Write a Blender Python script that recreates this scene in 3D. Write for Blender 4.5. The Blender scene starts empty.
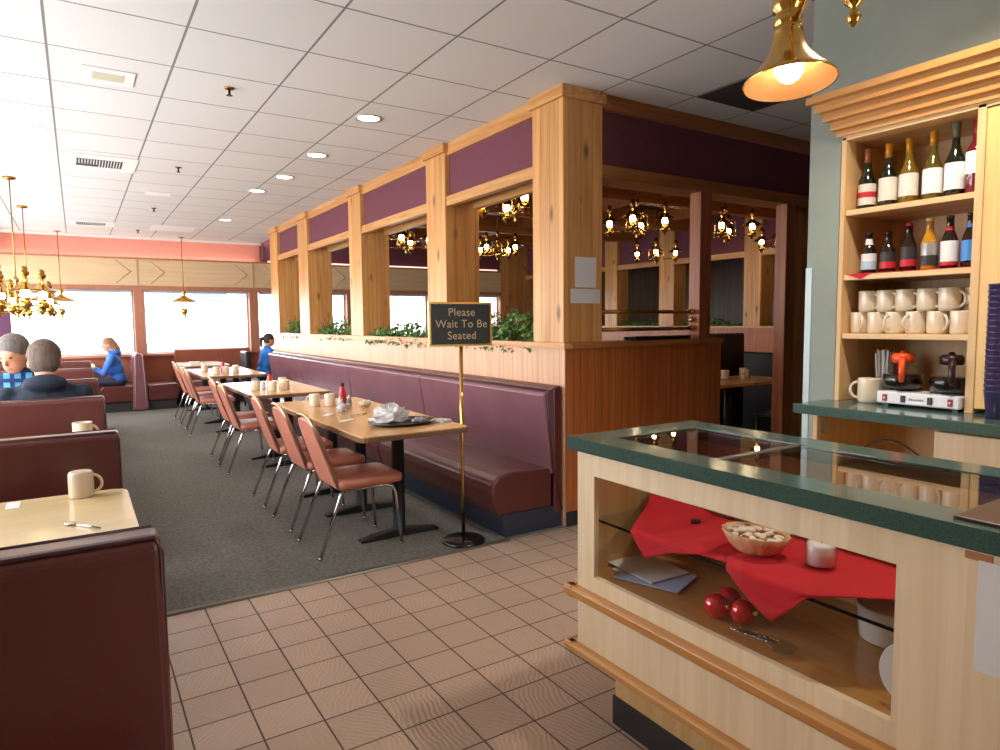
import bpy, math, random
from mathutils import Vector, Matrix
random.seed(7)
S = bpy.context.scene
PI = math.pi

# ------------------------------------------------------------------ camera, world, light, exposure
cam_d = bpy.data.cameras.new('camera'); cam = bpy.data.objects.new('camera', cam_d)
S.collection.objects.link(cam); S.camera = cam
rr = Vector((0.84287235, -0.53802657, -0.0096754)); uu = Vector((0.05150823, 0.06276903, 0.99669802)); ff = Vector((0.5356427, 0.84058757, -0.08061908))
M = Matrix((rr, uu, -ff)).transposed().to_4x4(); M.translation = Vector((0, 0, 1.38))
cam.matrix_world = M
cam_d.sensor_width = 36; cam_d.lens = 662.09 / 1000 * 36; cam_d.clip_start = 0.02
S.view_settings.view_transform = 'Standard'; S.view_settings.look = 'None'
S.view_settings.gamma = 1; S.view_settings.use_curve_mapping = False
S.view_settings.exposure = 0.35
S.cycles.max_bounces = 10; S.cycles.diffuse_bounces = 5; S.cycles.transparent_max_bounces = 16

W = bpy.data.worlds.new('overcast_sky'); S.world = W; W.use_nodes = True
W.node_tree.nodes['Background'].inputs[0].default_value = (0.93, 0.965, 1.0, 1)
W.node_tree.nodes['Background'].inputs[1].default_value = 8.4

def portal(name, loc, rot, sx, sy):
    l = bpy.data.lights.new(name, 'AREA'); l.shape = 'RECTANGLE'; l.size = sx; l.size_y = sy
    l.cycles.is_portal = True
    o = bpy.data.objects.new(name, l); S.collection.objects.link(o); o.location = loc; o.rotation_euler = rot
portal('daylight_portal', (3.67, 13.12, 1.44), (-PI/2, 0, 0), 9.3, 1.3)
portal('daylight_portal_west', (-1.38, 7.75, 1.55), (0, -PI/2, 0), 1.5, 10.7)
portal('daylight_portal_entrance', (2.62, -3.15, 1.1), (PI/2, 0, 0), 1.0, 2.0)

# ------------------------------------------------------------------ materials
MATS = {}
def lin(c):
    return tuple((x/12.92 if x <= .04045 else ((x+.055)/1.055)**2.4) for x in [v/255 for v in c])
def mat(name, col, rough=.5, metal=0, spec=.5, srgb=True, emit=None, noise=None, bump=None, coat=0, aniso=None):
    """noise=(scale vector, amount, detail)  bump=(scale, strength)"""
    if name in MATS: return MATS[name]
    m = bpy.data.materials.new(name); m.use_nodes = True; MATS[name] = m
    n = m.node_tree.nodes; L = m.node_tree.links; b = n['Principled BSDF']
    c = lin(col) if srgb else col
    b.inputs['Base Color'].default_value = (*c, 1); b.inputs['Roughness'].default_value = rough
    b.inputs['Metallic'].default_value = metal; b.inputs['Specular IOR Level'].default_value = spec
    b.inputs['Coat Weight'].default_value = coat; b.inputs['Coat Roughness'].default_value = .08
    if emit:
        b.inputs['Emission Color'].default_value = (*emit[0], 1); b.inputs['Emission Strength'].default_value = emit[1]
    if noise or bump:
        g = n.new('ShaderNodeNewGeometry')
    if noise:
        mp = n.new('ShaderNodeVectorMath'); mp.operation = 'MULTIPLY'; mp.inputs[1].default_value = noise[0]
        L.new(g.outputs['Position'], mp.inputs[0])
        t = n.new('ShaderNodeTexNoise'); t.inputs['Scale'].default_value = 1; t.inputs['Detail'].default_value = noise[2]
        L.new(mp.outputs[0], t.inputs['Vector'])
        mx = n.new('ShaderNodeMix'); mx.data_type = 'RGBA'
        a = noise[1]
        mx.inputs['A'].default_value = (*[max(0, x*(1-a)) for x in c], 1); mx.inputs['B'].default_value = (*[min(1, x*(1+a)) for x in c], 1)
        cr = n.new('ShaderNodeMapRange'); cr.inputs['From Min'].default_value = .3; cr.inputs['From Max'].default_value = .7
        L.new(t.outputs['Fac'], cr.inputs['Value']); L.new(cr.outputs[0], mx.inputs['Factor'])
        L.new(mx.outputs['Result'], b.inputs['Base Color'])
    if bump:
        t2 = n.new('ShaderNodeTexNoise'); t2.inputs['Scale'].default_value = bump[0]; t2.inputs['Detail'].default_value = 3
        L.new(g.outputs['Position'], t2.inputs['Vector'])
        bp = n.new('ShaderNodeBump'); bp.inputs['Strength'].default_value = bump[1]; bp.inputs['Distance'].default_value = .01
        L.new(t2.outputs['Fac'], bp.inputs['Height']); L.new(bp.outputs[0], b.inputs['Normal'])
    return m

def wood(name, col, dark, grain='z', pitch=0.0, axis='xy', knots=True, rough=.38, groove=.04, gdark=.45, var=.12):
    """boards: grain runs along `grain`; tongue-and-groove lines every `pitch` metres across"""
    if name in MATS: return MATS[name]
    m = bpy.data.materials.new(name); m.use_nodes = True; MATS[name] = m
    n = m.node_tree.nodes; L = m.node_tree.links; b = n['Principled BSDF']
    b.inputs['Roughness'].default_value = rough
    c, d = lin(col), lin(dark)
    g = n.new('ShaderNodeNewGeometry'); sep = n.new('ShaderNodeSeparateXYZ'); L.new(g.outputs['Position'], sep.inputs[0])
    def math_(op, a, bb=None):
        q = n.new('ShaderNodeMath'); q.operation = op
        for i, v in enumerate((a, bb)):
            if v is None: continue
            if isinstance(v, (int, float)): q.inputs[i].default_value = v
            else: L.new(v, q.inputs[i])
        return q.outputs[0]
    if axis == 'xy': s = math_('ADD', sep.outputs['X'], sep.outputs['Y'])
    else: s = sep.outputs[axis.upper()]
    sc = {'z': (22, 22, 1.1), 'y': (22, 1.1, 22), 'x': (1.1, 22, 22)}[grain]
    mp = n.new('ShaderNodeVectorMath'); mp.operation = 'MULTIPLY'; mp.inputs[1].default_value = sc
    L.new(g.outputs['Position'], mp.inputs[0])
    vec = mp.outputs[0]
    if pitch:
        cell = math_('FLOOR', math_('DIVIDE', s, pitch))
        off = n.new('ShaderNodeCombineXYZ'); L.new(math_('MULTIPLY', cell, 7.31), off.inputs[0]); L.new(math_('MULTIPLY', cell, 3.77), off.inputs[2])
        ad = n.new('ShaderNodeVectorMath'); L.new(vec, ad.inputs[0]); L.new(off.outputs[0], ad.inputs[1]); vec = ad.outputs[0]
    t = n.new('ShaderNodeTexNoise'); t.inputs['Scale'].default_value = 1; t.inputs['Detail'].default_value = 5; t.inputs['Roughness'].default_value = .6; t.inputs['Distortion'].default_value = .6
    L.new(vec, t.inputs['Vector'])
    fac = n.new('ShaderNodeMapRange'); fac.inputs['From Min'].default_value = .35; fac.inputs['From Max'].default_value = .72
    L.new(t.outputs['Fac'], fac.inputs['Value'])
    f = fac.outputs[0]
    mx = n.new('ShaderNodeMix'); mx.data_type = 'RGBA'
    mx.inputs['A'].default_value = (*c, 1); mx.inputs['B'].default_value = (*d, 1)
    L.new(f, mx.inputs['Factor']); out = mx.outputs['Result']
    if knots:
        ks = {'z': (5.5, 5.5, 2.2), 'y': (5.5, 2.2, 5.5), 'x': (2.2, 5.5, 5.5)}[grain]
        k1 = n.new('ShaderNodeVectorMath'); k1.operation = 'MULTIPLY'; k1.inputs[1].default_value = ks; L.new(g.outputs['Position'], k1.inputs[0])
        v = n.new('ShaderNodeTexVoronoi'); v.inputs['Scale'].default_value = 1; L.new(k1.outputs[0], v.inputs['Vector'])
        kr = n.new('ShaderNodeMapRange'); kr.inputs['From Min'].default_value = .06; kr.inputs['From Max'].default_value = .17; kr.inputs['To Min'].default_value = .85; kr.inputs['To Max'].default_value = 0
        L.new(v.outputs['Distance'], kr.inputs['Value'])
        m2 = n.new('ShaderNodeMix'); m2.data_type = 'RGBA'; L.new(kr.outputs[0], m2.inputs['Factor']); L.new(out, m2.inputs['A'])
        m2.inputs['B'].default_value = (*[x*.25 for x in d], 1); out = m2.outputs['Result']
    if pitch:
        wn = n.new('ShaderNodeTexWhiteNoise'); wn.noise_dimensions = '1D'; L.new(cell, wn.inputs['W'])
        vr = n.new('ShaderNodeMapRange'); vr.inputs['To Min'].default_value = 1-var; vr.inputs['To Max'].default_value = 1+var; L.new(wn.outputs['Value'], vr.inputs['Value'])
        hs = n.new('ShaderNodeHueSaturation'); L.new(vr.outputs[0], hs.inputs['Value']); L.new(out, hs.inputs['Color']); out = hs.outputs[0]
        fr = math_('FRACT', math_('DIVIDE', s, pitch))
        gr = math_('LESS_THAN', fr, groove)
        m3 = n.new('ShaderNodeMix'); m3.data_type = 'RGBA'; L.new(math_('MULTIPLY', gr, .75), m3.inputs['Factor']); L.new(out, m3.inputs['A'])
        m3.inputs['B'].default_value = (*[x*gdark for x in d], 1); out = m3.outputs['Result']  # shade inside the board grooves is put into the colour
        bp = n.new('ShaderNodeBump'); bp.inputs['Strength'].default_value = .6; bp.inputs['Distance'].default_value = .004
        L.new(math_('SUBTRACT', 1, gr), bp.inputs['Height']); L.new(bp.outputs[0], b.inputs['Normal'])
    L.new(out, b.inputs['Base Color'])
    return m

def grid_mat(name, col, line, px, py, x0, y0, wl, rough=.8, var=.03, line_rough=.8, swirl=0, spec=.4, fine=.04):
    m = bpy.data.materials.new(name); m.use_nodes = True; MATS[name] = m
    n = m.node_tree.nodes; L = m.node_tree.links; b = n['Principled BSDF']
    b.inputs['Specular IOR Level'].default_value = spec
    g = n.new('ShaderNodeNewGeometry'); sep = n.new('ShaderNodeSeparateXYZ'); L.new(g.outputs['Position'], sep.inputs[0])
    def mt(op, *a):
        q = n.new('ShaderNodeMath'); q.operation = op
        for i, v in enumerate(a):
            if isinstance(v, (int, float)): q.inputs[i].default_value = v
            else: L.new(v, q.inputs[i])
        return q.outputs[0]
    def ax(o, p, o0):
        q = mt('DIVIDE', mt('SUBTRACT', o, o0), p)
        c = mt('FLOOR', q); fr = mt('SUBTRACT', q, c)
        dist = mt('MULTIPLY', mt('MINIMUM', fr, mt('SUBTRACT', 1, fr)), p)
        return c, dist
    cx, dx = ax(sep.outputs['X'], px, x0); cy, dy = ax(sep.outputs['Y'], py, y0)
    edge = mt('MINIMUM', dx, dy); ln = mt('LESS_THAN', edge, wl/2)
    cv = n.new('ShaderNodeCombineXYZ'); L.new(cx, cv.inputs[0]); L.new(cy, cv.inputs[1])
    wn = n.new('ShaderNodeTexWhiteNoise'); wn.noise_dimensions = '2D'; L.new(cv.outputs[0], wn.inputs['Vector'])
    t = n.new('ShaderNodeTexNoise'); t.inputs['Scale'].default_value = 90; t.inputs['Detail'].default_value = 3
    L.new(g.outputs['Position'], t.inputs['Vector'])
    val = mt('ADD', mt('MULTIPLY', mt('SUBTRACT', wn.outputs['Value'], .5), var*2), mt('MULTIPLY', mt('SUBTRACT', t.outputs['Fac'], .5), fine*4))
    h = mt('LESS_THAN', edge, wl/2)
    hs = n.new('ShaderNodeHueSaturation'); hs.inputs['Color'].default_value = (*lin(col), 1)
    L.new(mt('ADD', 1, val), hs.inputs['Value'])
    mx = n.new('ShaderNodeMix'); mx.data_type = 'RGBA'; L.new(ln, mx.inputs['Factor']); L.new(hs.outputs[0], mx.inputs['A']); mx.inputs['B'].default_value = (*lin(line), 1)
    L.new(mx.outputs['Result'], b.inputs['Base Color'])
    rm = mt('ADD', mt('MULTIPLY', ln, line_rough-rough), rough); L.new(rm, b.inputs['Roughness'])
    height = mt('SUBTRACT', 1, ln)
    if swirl:
        # wavy ridges pressed into each tile, turned per tile
        ro = n.new('ShaderNodeVectorRotate'); ro.rotation_type = 'Z_AXIS'; L.new(g.outputs['Position'], ro.inputs['Vector'])
        L.new(mt('MULTIPLY', mt('SUBTRACT', wn.outputs['Value'], .5), 1.6), ro.inputs['Angle'])
        wv = n.new('ShaderNodeTexWave'); wv.inputs['Scale'].default_value = 16; wv.inputs['Distortion'].default_value = 9; wv.inputs['Detail'].default_value = 2; wv.inputs['Detail Scale'].default_value = .6
        L.new(ro.outputs[0], wv.inputs['Vector'])
        height = mt('ADD', height, mt('MULTIPLY', wv.outputs['Fac'], swirl))
    bp = n.new('ShaderNodeBump'); bp.inputs['Strength'].default_value = .5; bp.inputs['Distance'].default_value = .004
    L.new(height, bp.inputs['Height']); L.new(bp.outputs[0], b.inputs['Normal'])
    return m

def glass_mat(name, tint=(1, 1, 1), rough=.01, ior=1.45):
    m = bpy.data.materials.new(name); m.use_nodes = True; MATS[name] = m
    n = m.node_tree.nodes; L = m.node_tree.links; n.remove(n['Principled BSDF'])
    # thin pane: Schlick reflectance on |N.I|, the same from both sides
    g = n.new('ShaderNodeNewGeometry'); dt = n.new('ShaderNodeVectorMath'); dt.operation = 'DOT_PRODUCT'
    L.new(g.outputs['Normal'], dt.inputs[0]); L.new(g.outputs['Incoming'], dt.inputs[1])
    def mt(op, a, b=0.0):
        q = n.new('ShaderNodeMath'); q.operation = op
        for i, v in enumerate((a, b)):
            if isinstance(v, (int, float)): q.inputs[i].default_value = v
            else: L.new(v, q.inputs[i])
        return q.outputs[0]
    f0 = ((ior-1)/(ior+1))**2
    fres = mt('ADD', f0, mt('MULTIPLY', 1-f0, mt('POWER', mt('SUBTRACT', 1, mt('MINIMUM', mt('ABSOLUTE', dt.outputs['Value']), 1)), 5)))
    t = n.new('ShaderNodeBsdfTransparent'); t.inputs[0].default_value = (*tint, 1)
    gl = n.new('ShaderNodeBsdfGlossy'); gl.inputs['Roughness'].default_value = rough
    mx = n.new('ShaderNodeMixShader'); L.new(fres, mx.inputs[0]); L.new(t.outputs[0], mx.inputs[1]); L.new(gl.outputs[0], mx.inputs[2])
    L.new(mx.outputs[0], n['Material Output'].inputs[0]); return m

PINE = wood('pine_boards', (222, 168, 104), (196, 130, 68), 'z', .098)
PINE_H = wood('pine_trim_y', (216, 164, 102), (178, 114, 58), 'y', 0, knots=False)
PINE_X = wood('pine_trim_x', (184, 122, 68), (144, 84, 42), 'x', 0, knots=False)
PINE_D = wood('pine_plain', (178, 108, 64), (134, 70, 38), 'z', 0)
BEAD_L = wood('beadboard_pale', (222, 176, 140), (206, 152, 116), 'z', .062, knots=False, groove=.07, gdark=.55, var=.04)
BEAD_R = wood('beadboard_brown', (190, 112, 58), (160, 84, 38), 'z', .062, knots=False, groove=.07, gdark=.4, var=.05)
MAPLE = wood('maple_panel', (222, 184, 130), (204, 160, 104), 'z', 0.0, knots=False, rough=.45)
MAPLE_S = wood('maple_strips', (242, 220, 184), (228, 200, 160), 'z', .115, knots=False, rough=.42, groove=.0, var=.035)
MAPLE_Y = wood('maple_shelf', (228, 192, 138), (208, 166, 108), 'y', 0, knots=False, rough=.4)
OAKTRIM = wood('oak_moulding', (208, 152, 88), (186, 124, 62), 'y', 0, knots=False, rough=.3)
TABLETOP = wood('tabletop_laminate', (206, 162, 108), (190, 142, 88), 'y', 0, knots=False, rough=.22)
TABLETOP_L = mat('pale_table_laminate', (222, 196, 148), .2, noise=((3, 14, 3), .06, 3))
MAROON = mat('maroon_fabric_panel', (114, 62, 74), .9, noise=((60, 60, 60), .12, 2), bump=(300, .15))
VINYL = mat('burgundy_vinyl', (90, 42, 38), .3, spec=.55, noise=((3, 3, 3), .08, 2), bump=(160, .06))
VINYL_P = mat('plum_sheen_vinyl', (124, 80, 88), .27, spec=.6, noise=((3, 3, 3), .08, 2), bump=(160, .06))  # vinyl with the mauve sky reflection put into its colour
PIPING = mat('dark_piping', (62, 30, 34), .35)
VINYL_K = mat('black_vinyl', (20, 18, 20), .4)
KICK = mat('blue_black_kick', (40, 46, 62), .5)
KICKD = mat('dark_rubber_cove', (44, 42, 44), .6)
SALMON = mat('salmon_vinyl', (208, 130, 108), .34, noise=((8, 8, 8), .07, 2))
BRONZE = mat('bronze_tube', (196, 170, 138), .28, metal=1)
CHROME = mat('chrome', (205, 203, 200), .12, metal=1)
STEEL = mat('brushed_steel', (190, 190, 190), .3, metal=1)
BRASS = mat('polished_brass', (214, 172, 92), .16, metal=1)
BRASS_D = mat('antique_brass', (176, 132, 64), .25, metal=1)
BLACKM = mat('black_iron', (26, 27, 30), .45)
GREENL = mat('green_laminate', (66, 90, 82), .15, spec=.6, noise=((260, 260, 260), .28, 2))
GREENW = mat('sage_green_wall', (140, 148, 138), .75, noise=((2.2, 2.2, 2.2), .09, 5), bump=(22, .25))
WHITE = mat('white_paint', (232, 232, 228), .5)
PAPER = mat('white_paper', (226, 224, 222), .8)
CERAMIC = mat('cream_ceramic', (224, 206, 180), .2, spec=.6)
CARPET = mat('grey_carpet', (112, 110, 104), .95, spec=.1, noise=((55, 55, 55), .30, 6), bump=(420, .5))
PINK = mat('coral_paint', (236, 162, 146), .8)
TAN = wood('tan_valance', (224, 198, 158), (212, 184, 142), 'x', 0, knots=False, rough=.6)
MULL = wood('window_trim_wood', (188, 130, 104), (168, 108, 82), 'z', 0, knots=False, rough=.5)
DARKIN = mat('dark_ceiling_paint', (58, 40, 34), .8)
RED = mat('red_cloth', (196, 22, 34), .85, noise=((6, 6, 6), .06, 2), bump=(500, .2))
REDB = mat('red_ornament', (206, 16, 28), .1, metal=.25, coat=1)
LEAF = mat('ivy_leaf', (92, 134, 66), .45, noise=((14, 14, 14), .5, 2))
STEM = mat('ivy_stem', (70, 74, 44), .7)
GLASS = glass_mat('clear_glass')
GLASS_SH = glass_mat('shelf_glass', (.93, .97, .95))
GLASS_TOP = glass_mat('case_top_glass', (.86, .86, .84), .01, 1.55)
BULB = mat('lit_bulb', (255, 230, 190), .4, emit=((1, .76, .45), 34))
BULB_L = mat('lit_spot_bulb', (255, 230, 190), .4, emit=((1, .80, .58), 11))
LEDM = mat('downlight_lens', (255, 250, 240), .4, emit=((1, .95, .86), 9))
COVE = mat('cove_tube', (255, 235, 220), .4, emit=((1, .80, .70), 9))
CEIL = grid_mat('ceiling_tiles', (214, 212, 210), (128, 126, 124), .61, .61, .552, .115, .013, rough=.9, var=.015, spec=.2, fine=.02)
TILE = grid_mat('quarry_tiles', (176, 152, 134), (88, 66, 54), .2027, .2027, .457, .167, .0065, rough=.36, var=.05, swirl=.4, spec=.5)

# ------------------------------------------------------------------ mesh helpers
def col_link(o): S.collection.objects.link(o)
class MB:
    def __init__(s): s.v = []; s.f = []; s.sm = []
    def add(s, vs, fs, smooth=False, mtx=None):
        k = len(s.v)
        for p in vs:
            p = Vector(p)
            if mtx is not None: p = mtx @ p
            s.v.append(p)
        for q in fs: s.f.append(tuple(k+i for i in q)); s.sm.append(smooth)
        return s
    def box(s, a, b, mtx=None):
        x0, y0, z0 = [min(a[i], b[i]) for i in range(3)]; x1, y1, z1 = [max(a[i], b[i]) for i in range(3)]
        vs = [(x0,y0,z0),(x1,y0,z0),(x1,y1,z0),(x0,y1,z0),(x0,y0,z1),(x1,y0,z1),(x1,y1,z1),(x0,y1,z1)]
        return s.add(vs, [(0,3,2,1),(4,5,6,7),(0,1,5,4),(1,2,6,5),(2,3,7,6),(3,0,4,7)], False, mtx)
    def prism(s, prof, axis, a, b, mtx=None, smooth=False):
        """profile points in the two other axes (order x,y,z without axis), extruded from a to b along axis"""
        n = len(prof); vs = []
        for t in (a, b):
            for p in prof:
                q = list(p); q.insert(axis, t); vs.append(q)
        fs = [tuple(range(n))[::-1], tuple(range(n, 2*n))] + [(i, (i+1) % n, n+(i+1) % n, n+i) for i in range(n)]
        k = len(s.f); s.add(vs, fs, smooth, mtx)
        if smooth: s.sm[k] = s.sm[k+1] = False
        return s
    def lathe(s, prof, c=(0, 0, 0), seg=20, mtx=None, cap=True, smooth=True, sx=1, sy=1):
        n = len(prof); vs = []
        for r, z in prof:
            for i in range(seg):
                a = 2*PI*i/seg; vs.append((c[0]+r*math.cos(a)*sx, c[1]+r*math.sin(a)*sy, c[2]+z))
        fs = []
        for j in range(n-1):
            for i in range(seg): fs.append((j*seg+i, j*seg+(i+1) % seg, (j+1)*seg+(i+1) % seg, (j+1)*seg+i))
        k = len(s.f)
        if cap: fs += [tuple(range(seg))[::-1], tuple(range((n-1)*seg, n*seg))]
        s.add(vs, fs, smooth, mtx)
        if cap: s.sm[-1] = s.sm[-2] = False
        return s
    def tube(s, pts, r, seg=8, mtx=None, closed=False):
        pts = [Vector(p) for p in pts]; n = len(pts); vs = []; fs = []
        rs = r if isinstance(r, (list, tuple)) else [r]*n
        ref = None
        for i, p in enumerate(pts):
            if closed: d = pts[(i+1) % n]-pts[i-1]
            else: d = pts[min(i+1, n-1)]-pts[max(i-1, 0)]
            d.normalize()
            if ref is None: ref = Vector((0, 0, 1)) if abs(d.z) < .9 else Vector((1, 0, 0))
            u = ref - d*ref.dot(d)
            if u.length < 1e-4: u = Vector((0, 1, 0)) - d*d.y
            u.normalize(); w = d.cross(u); ref = u
            for k in range(seg):
                a = 2*PI*k/seg; vs.append(p+(u*math.cos(a)+w*math.sin(a))*rs[i])
        m = n if closed else n-1
        for i in range(m):
            for k in range(seg):
                i2 = (i+1) % n
                fs.append((i*seg+k, i*seg+(k+1) % seg, i2*seg+(k+1) % seg, i2*seg+k))
        if not closed: fs += [tuple(range(seg))[::-1], tuple(range((n-1)*seg, n*seg))]
        s.add(vs, fs, True, mtx)
        return s
    def ball(s, c, r, seg=14, mtx=None):
        rx, ry, rz = r if isinstance(r, (tuple, list)) else (r, r, r)
        n = seg//2; prof = [(math.sin(PI*j/n), -math.cos(PI*j/n)) for j in range(n+1)]
        vs = [(c[0], c[1], c[2]-rz)]
        for j in range(1, n):
            for i in range(seg):
                a = 2*PI*i/seg; vs.append((c[0]+rx*prof[j][0]*math.cos(a), c[1]+ry*prof[j][0]*math.sin(a), c[2]+rz*prof[j][1]))
        vs.append((c[0], c[1], c[2]+rz)); top = len(vs)-1; fs = []
        for i in range(seg):
            fs.append((0, 1+(i+1) % seg, 1+i)); b = 1+(n-2)*seg; fs.append((top, b+i, b+(i+1) % seg))
        for j in range(n-2):
            for i in range(seg): a = 1+j*seg; fs.append((a+i, a+(i+1) % seg, a+seg+(i+1) % seg, a+seg+i))
        return s.add(vs, fs, True, mtx)
    def capsule(s, a, b, ra, rb, seg=10):
        a = Vector(a); b = Vector(b); d = (b-a); l = d.length; d.normalize()
        pts = []; rs = []
        for t in (-.95, -.7, -.35): pts.append(a+d*ra*t); rs.append(ra*math.sqrt(1-t*t))
        pts.append(a); rs.append(ra); pts.append(b); rs.append(rb)
        for t in (.35, .7, .95): pts.append(b+d*rb*t); rs.append(rb*math.sqrt(1-t*t))
        return s.tube(pts, rs, seg)
    def build(s, name, m, parent=None, bevel=0, bseg=2, origin=None, remesh=0, solid=0, sub=0):
        me = bpy.data.meshes.new(name)
        base = Vector((0, 0, 0))
        if parent is not None: base = world_loc(parent)
        if origin is None:
            if parent is None and s.v:
                o = Vector((sum(p.x for p in s.v)/len(s.v), sum(p.y for p in s.v)/len(s.v), min(p.z for p in s.v)))
            else: o = base.copy()
        else: o = Vector(origin)
        me.from_pydata([p-o for p in s.v], [], s.f); me.update()
        me.polygons.foreach_set('use_smooth', s.sm)
        if isinstance(m, (list, tuple)):
            for q in m: me.materials.append(q)
        else: me.materials.append(m)
        ob = bpy.data.objects.new(name, me); col_link(ob); ob.location = o-base
        if parent is not None: ob.parent = parent
        if bevel:
            b = ob.modifiers.new('bevel', 'BEVEL'); b.width = bevel; b.segments = bseg; b.limit_method = 'ANGLE'; b.angle_limit = .6
        if solid:
            b = ob.modifiers.new('solidify', 'SOLIDIFY'); b.thickness = solid
        if remesh:
            b = ob.modifiers.new('remesh', 'REMESH'); b.mode = 'VOXEL'; b.voxel_size = remesh; b.use_smooth_shade = True
            b = ob.modifiers.new('smooth', 'SMOOTH'); b.iterations = 4; b.factor = .5
        if sub:
            b = ob.modifiers.new('subsurf', 'SUBSURF'); b.levels = sub; b.render_levels = sub
        return ob
def world_loc(o):
    l = Vector((0, 0, 0))
    while o is not None: l = l+o.location; o = o.parent
    return l
def bx(*boxes):
    m = MB()
    for a, b in boxes: m.box(a, b)
    return m
def tag(o, label, cat, group=None):
    o['label'] = label; o['category'] = cat
    if group: o['group'] = group
    return o
def thing(name, label, cat, loc=(0, 0, 0), group=None):
    o = bpy.data.objects.new(name, None); o.empty_display_size = .05; col_link(o); o.location = loc
    return tag(o, label, cat, group)
def struct(o):
    o['kind'] = 'structure'; return o
def copy_tree(o, parent=None):
    c = o.copy(); col_link(c); c.parent = parent
    for ch in list(o.children): copy_tree(ch, c)
    return c
def dup(proto, loc, rz=0, label=None, first=[]):
    """the first use moves the source itself, later uses copy it"""
    if proto.name not in [f for f in first]:
        first.append(proto.name); o = proto
    else: o = copy_tree(proto)
    o.location = loc; o.rotation_euler = (0, 0, rz)
    if label: o['label'] = label
    return o
def rbox(name, a, b, m, parent=None, bevel=.006, bseg=2): return MB().box(a, b).build(name, m, parent, bevel, bseg)

CH = 2.88   # ceiling height
# ------------------------------------------------------------------ the setting: shell
struct(MB().box((-1.4, -3.2, -.1), (12.2, 3.43, 0)).build('floor', TILE))
struct(bx(((-1.4, 3.43, -.1), (12.2, 13.3, .004))).build('floor_carpet', CARPET))
struct(MB().prism([(3.415, .002), (3.42, .009), (3.44, .011), (3.45, .004), (3.45, 0), (3.415, 0)], 0, -1.3, 2.24).build('trim_1', mat('carpet_edge_strip', (104, 98, 92), .35, metal=.6)))
struct(bx(((-.72, -3.2, CH), (3.0, 13.05, CH+.03)), ((3.0, -3.2, CH), (12.2, 3.5, CH+.03))).build('ceiling', CEIL))
struct(bx(((-1.4, -3.2, 2.915), (-.72, 13.15, 2.96)), ((-.72, 13.05, CH+.03), (3.0, 13.3, CH+.06))).build('ceiling_cove', WHITE))
struct(MB().box((3.0, 3.5, 3.12), (12.2, 13.3, 3.17)).build('ceiling_booth_room', DARKIN))
for i, y in enumerate((4.5, 6.1, 7.7, 9.3, 10.9)):
    struct(MB().box((3.05, y, 2.84), (8.98, y+.14, 3.12)).build('trim_%d' % (20+i), PINE_X))
for i, x in enumerate((4.6, 6.3, 8.0)):
    struct(MB().box((x, 3.6, 2.94), (x+.14, 13.1, 3.12)).build('trim_%d' % (30+i), PINE_D))

# far window wall (its inner face is y = 13.0)
YW = 13.0
wins = [(-.9, .85), (1.0, 2.74), (2.9, 4.62), (4.77, 6.45), (6.6, 8.28)]
wall = bx(((-1.4, YW, 0), (12.2, YW+.25, .86)), ((-1.4, YW+.18, 2.02), (12.2, YW+.25, 3.2)))
struct(wall.build('wall_far', mat('coral_wall_lower', (176, 104, 78), .7)))
struct(MB().box((3.02, YW-.03, 2.56), (8.28, YW+.1, 3.12)).build('wall_far_upper', MAROON))
struct(MB().box((-1.4, YW+.16, 2.40), (3.0, YW+.2, CH+.03)).build('wall_far_coral_band', PINK))
struct(MB().box((-1.4, YW-.04, 2.05), (8.3, YW+.04, 2.52)).build('trim_2', TAN))
# raised chevrons on the valance
ch = MB()
for xc in (.925, 2.82, 4.7):
    ch.box((xc-.008, YW-.05, 2.06), (xc+.008, YW-.04, 2.51))
    for sgn in (-1, 1):
        for zz in (-1, 1):
            p0 = Vector((xc+sgn*.08, YW-.045, 2.285)); 
            a = Vector((xc+sgn*.10 if sgn < 0 else xc+.42, YW-.046, 2.285)); bq = Vector((a.x-.22, YW-.046, 2.285+zz*.19))
            ch.tube([a, bq], .006, 4)
struct(ch.build('trim_3', mat('valance_bead', (198, 164, 122), .6)))
struct(bx(((-1.4, YW-.06, 1.98), (8.3, YW+.06, 2.05)), ((-1.4, YW-.06, 2.50), (8.28, YW+.04, 2.53))).build('trim_4', MULL))
struct(MB().box((-1.4, YW-.10, .84), (8.3, YW+.05, .88)).build('trim_5', MULL))
struct(bx(((-1.4, YW-.02, CH-.035), (3.0, YW+.05, CH+.02))).build('trim_6', WHITE))
struct(MB().tube([(-1.3, YW+.10, 2.49), (2.9, YW+.10, 2.49)], .014, 6).build('trim_7', COVE))
struct(MB().tube([(3.1, YW-.045, 2.545), (8.2, YW-.045, 2.545)], .012, 6).build('trim_8', mat('lit_cove_line', (255, 200, 190), .4, emit=((1, .60, .50), 1.6))))  # glowing tube stands in for the lit pink line of the cove
prev = -1.4
mb_i = 9
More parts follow.
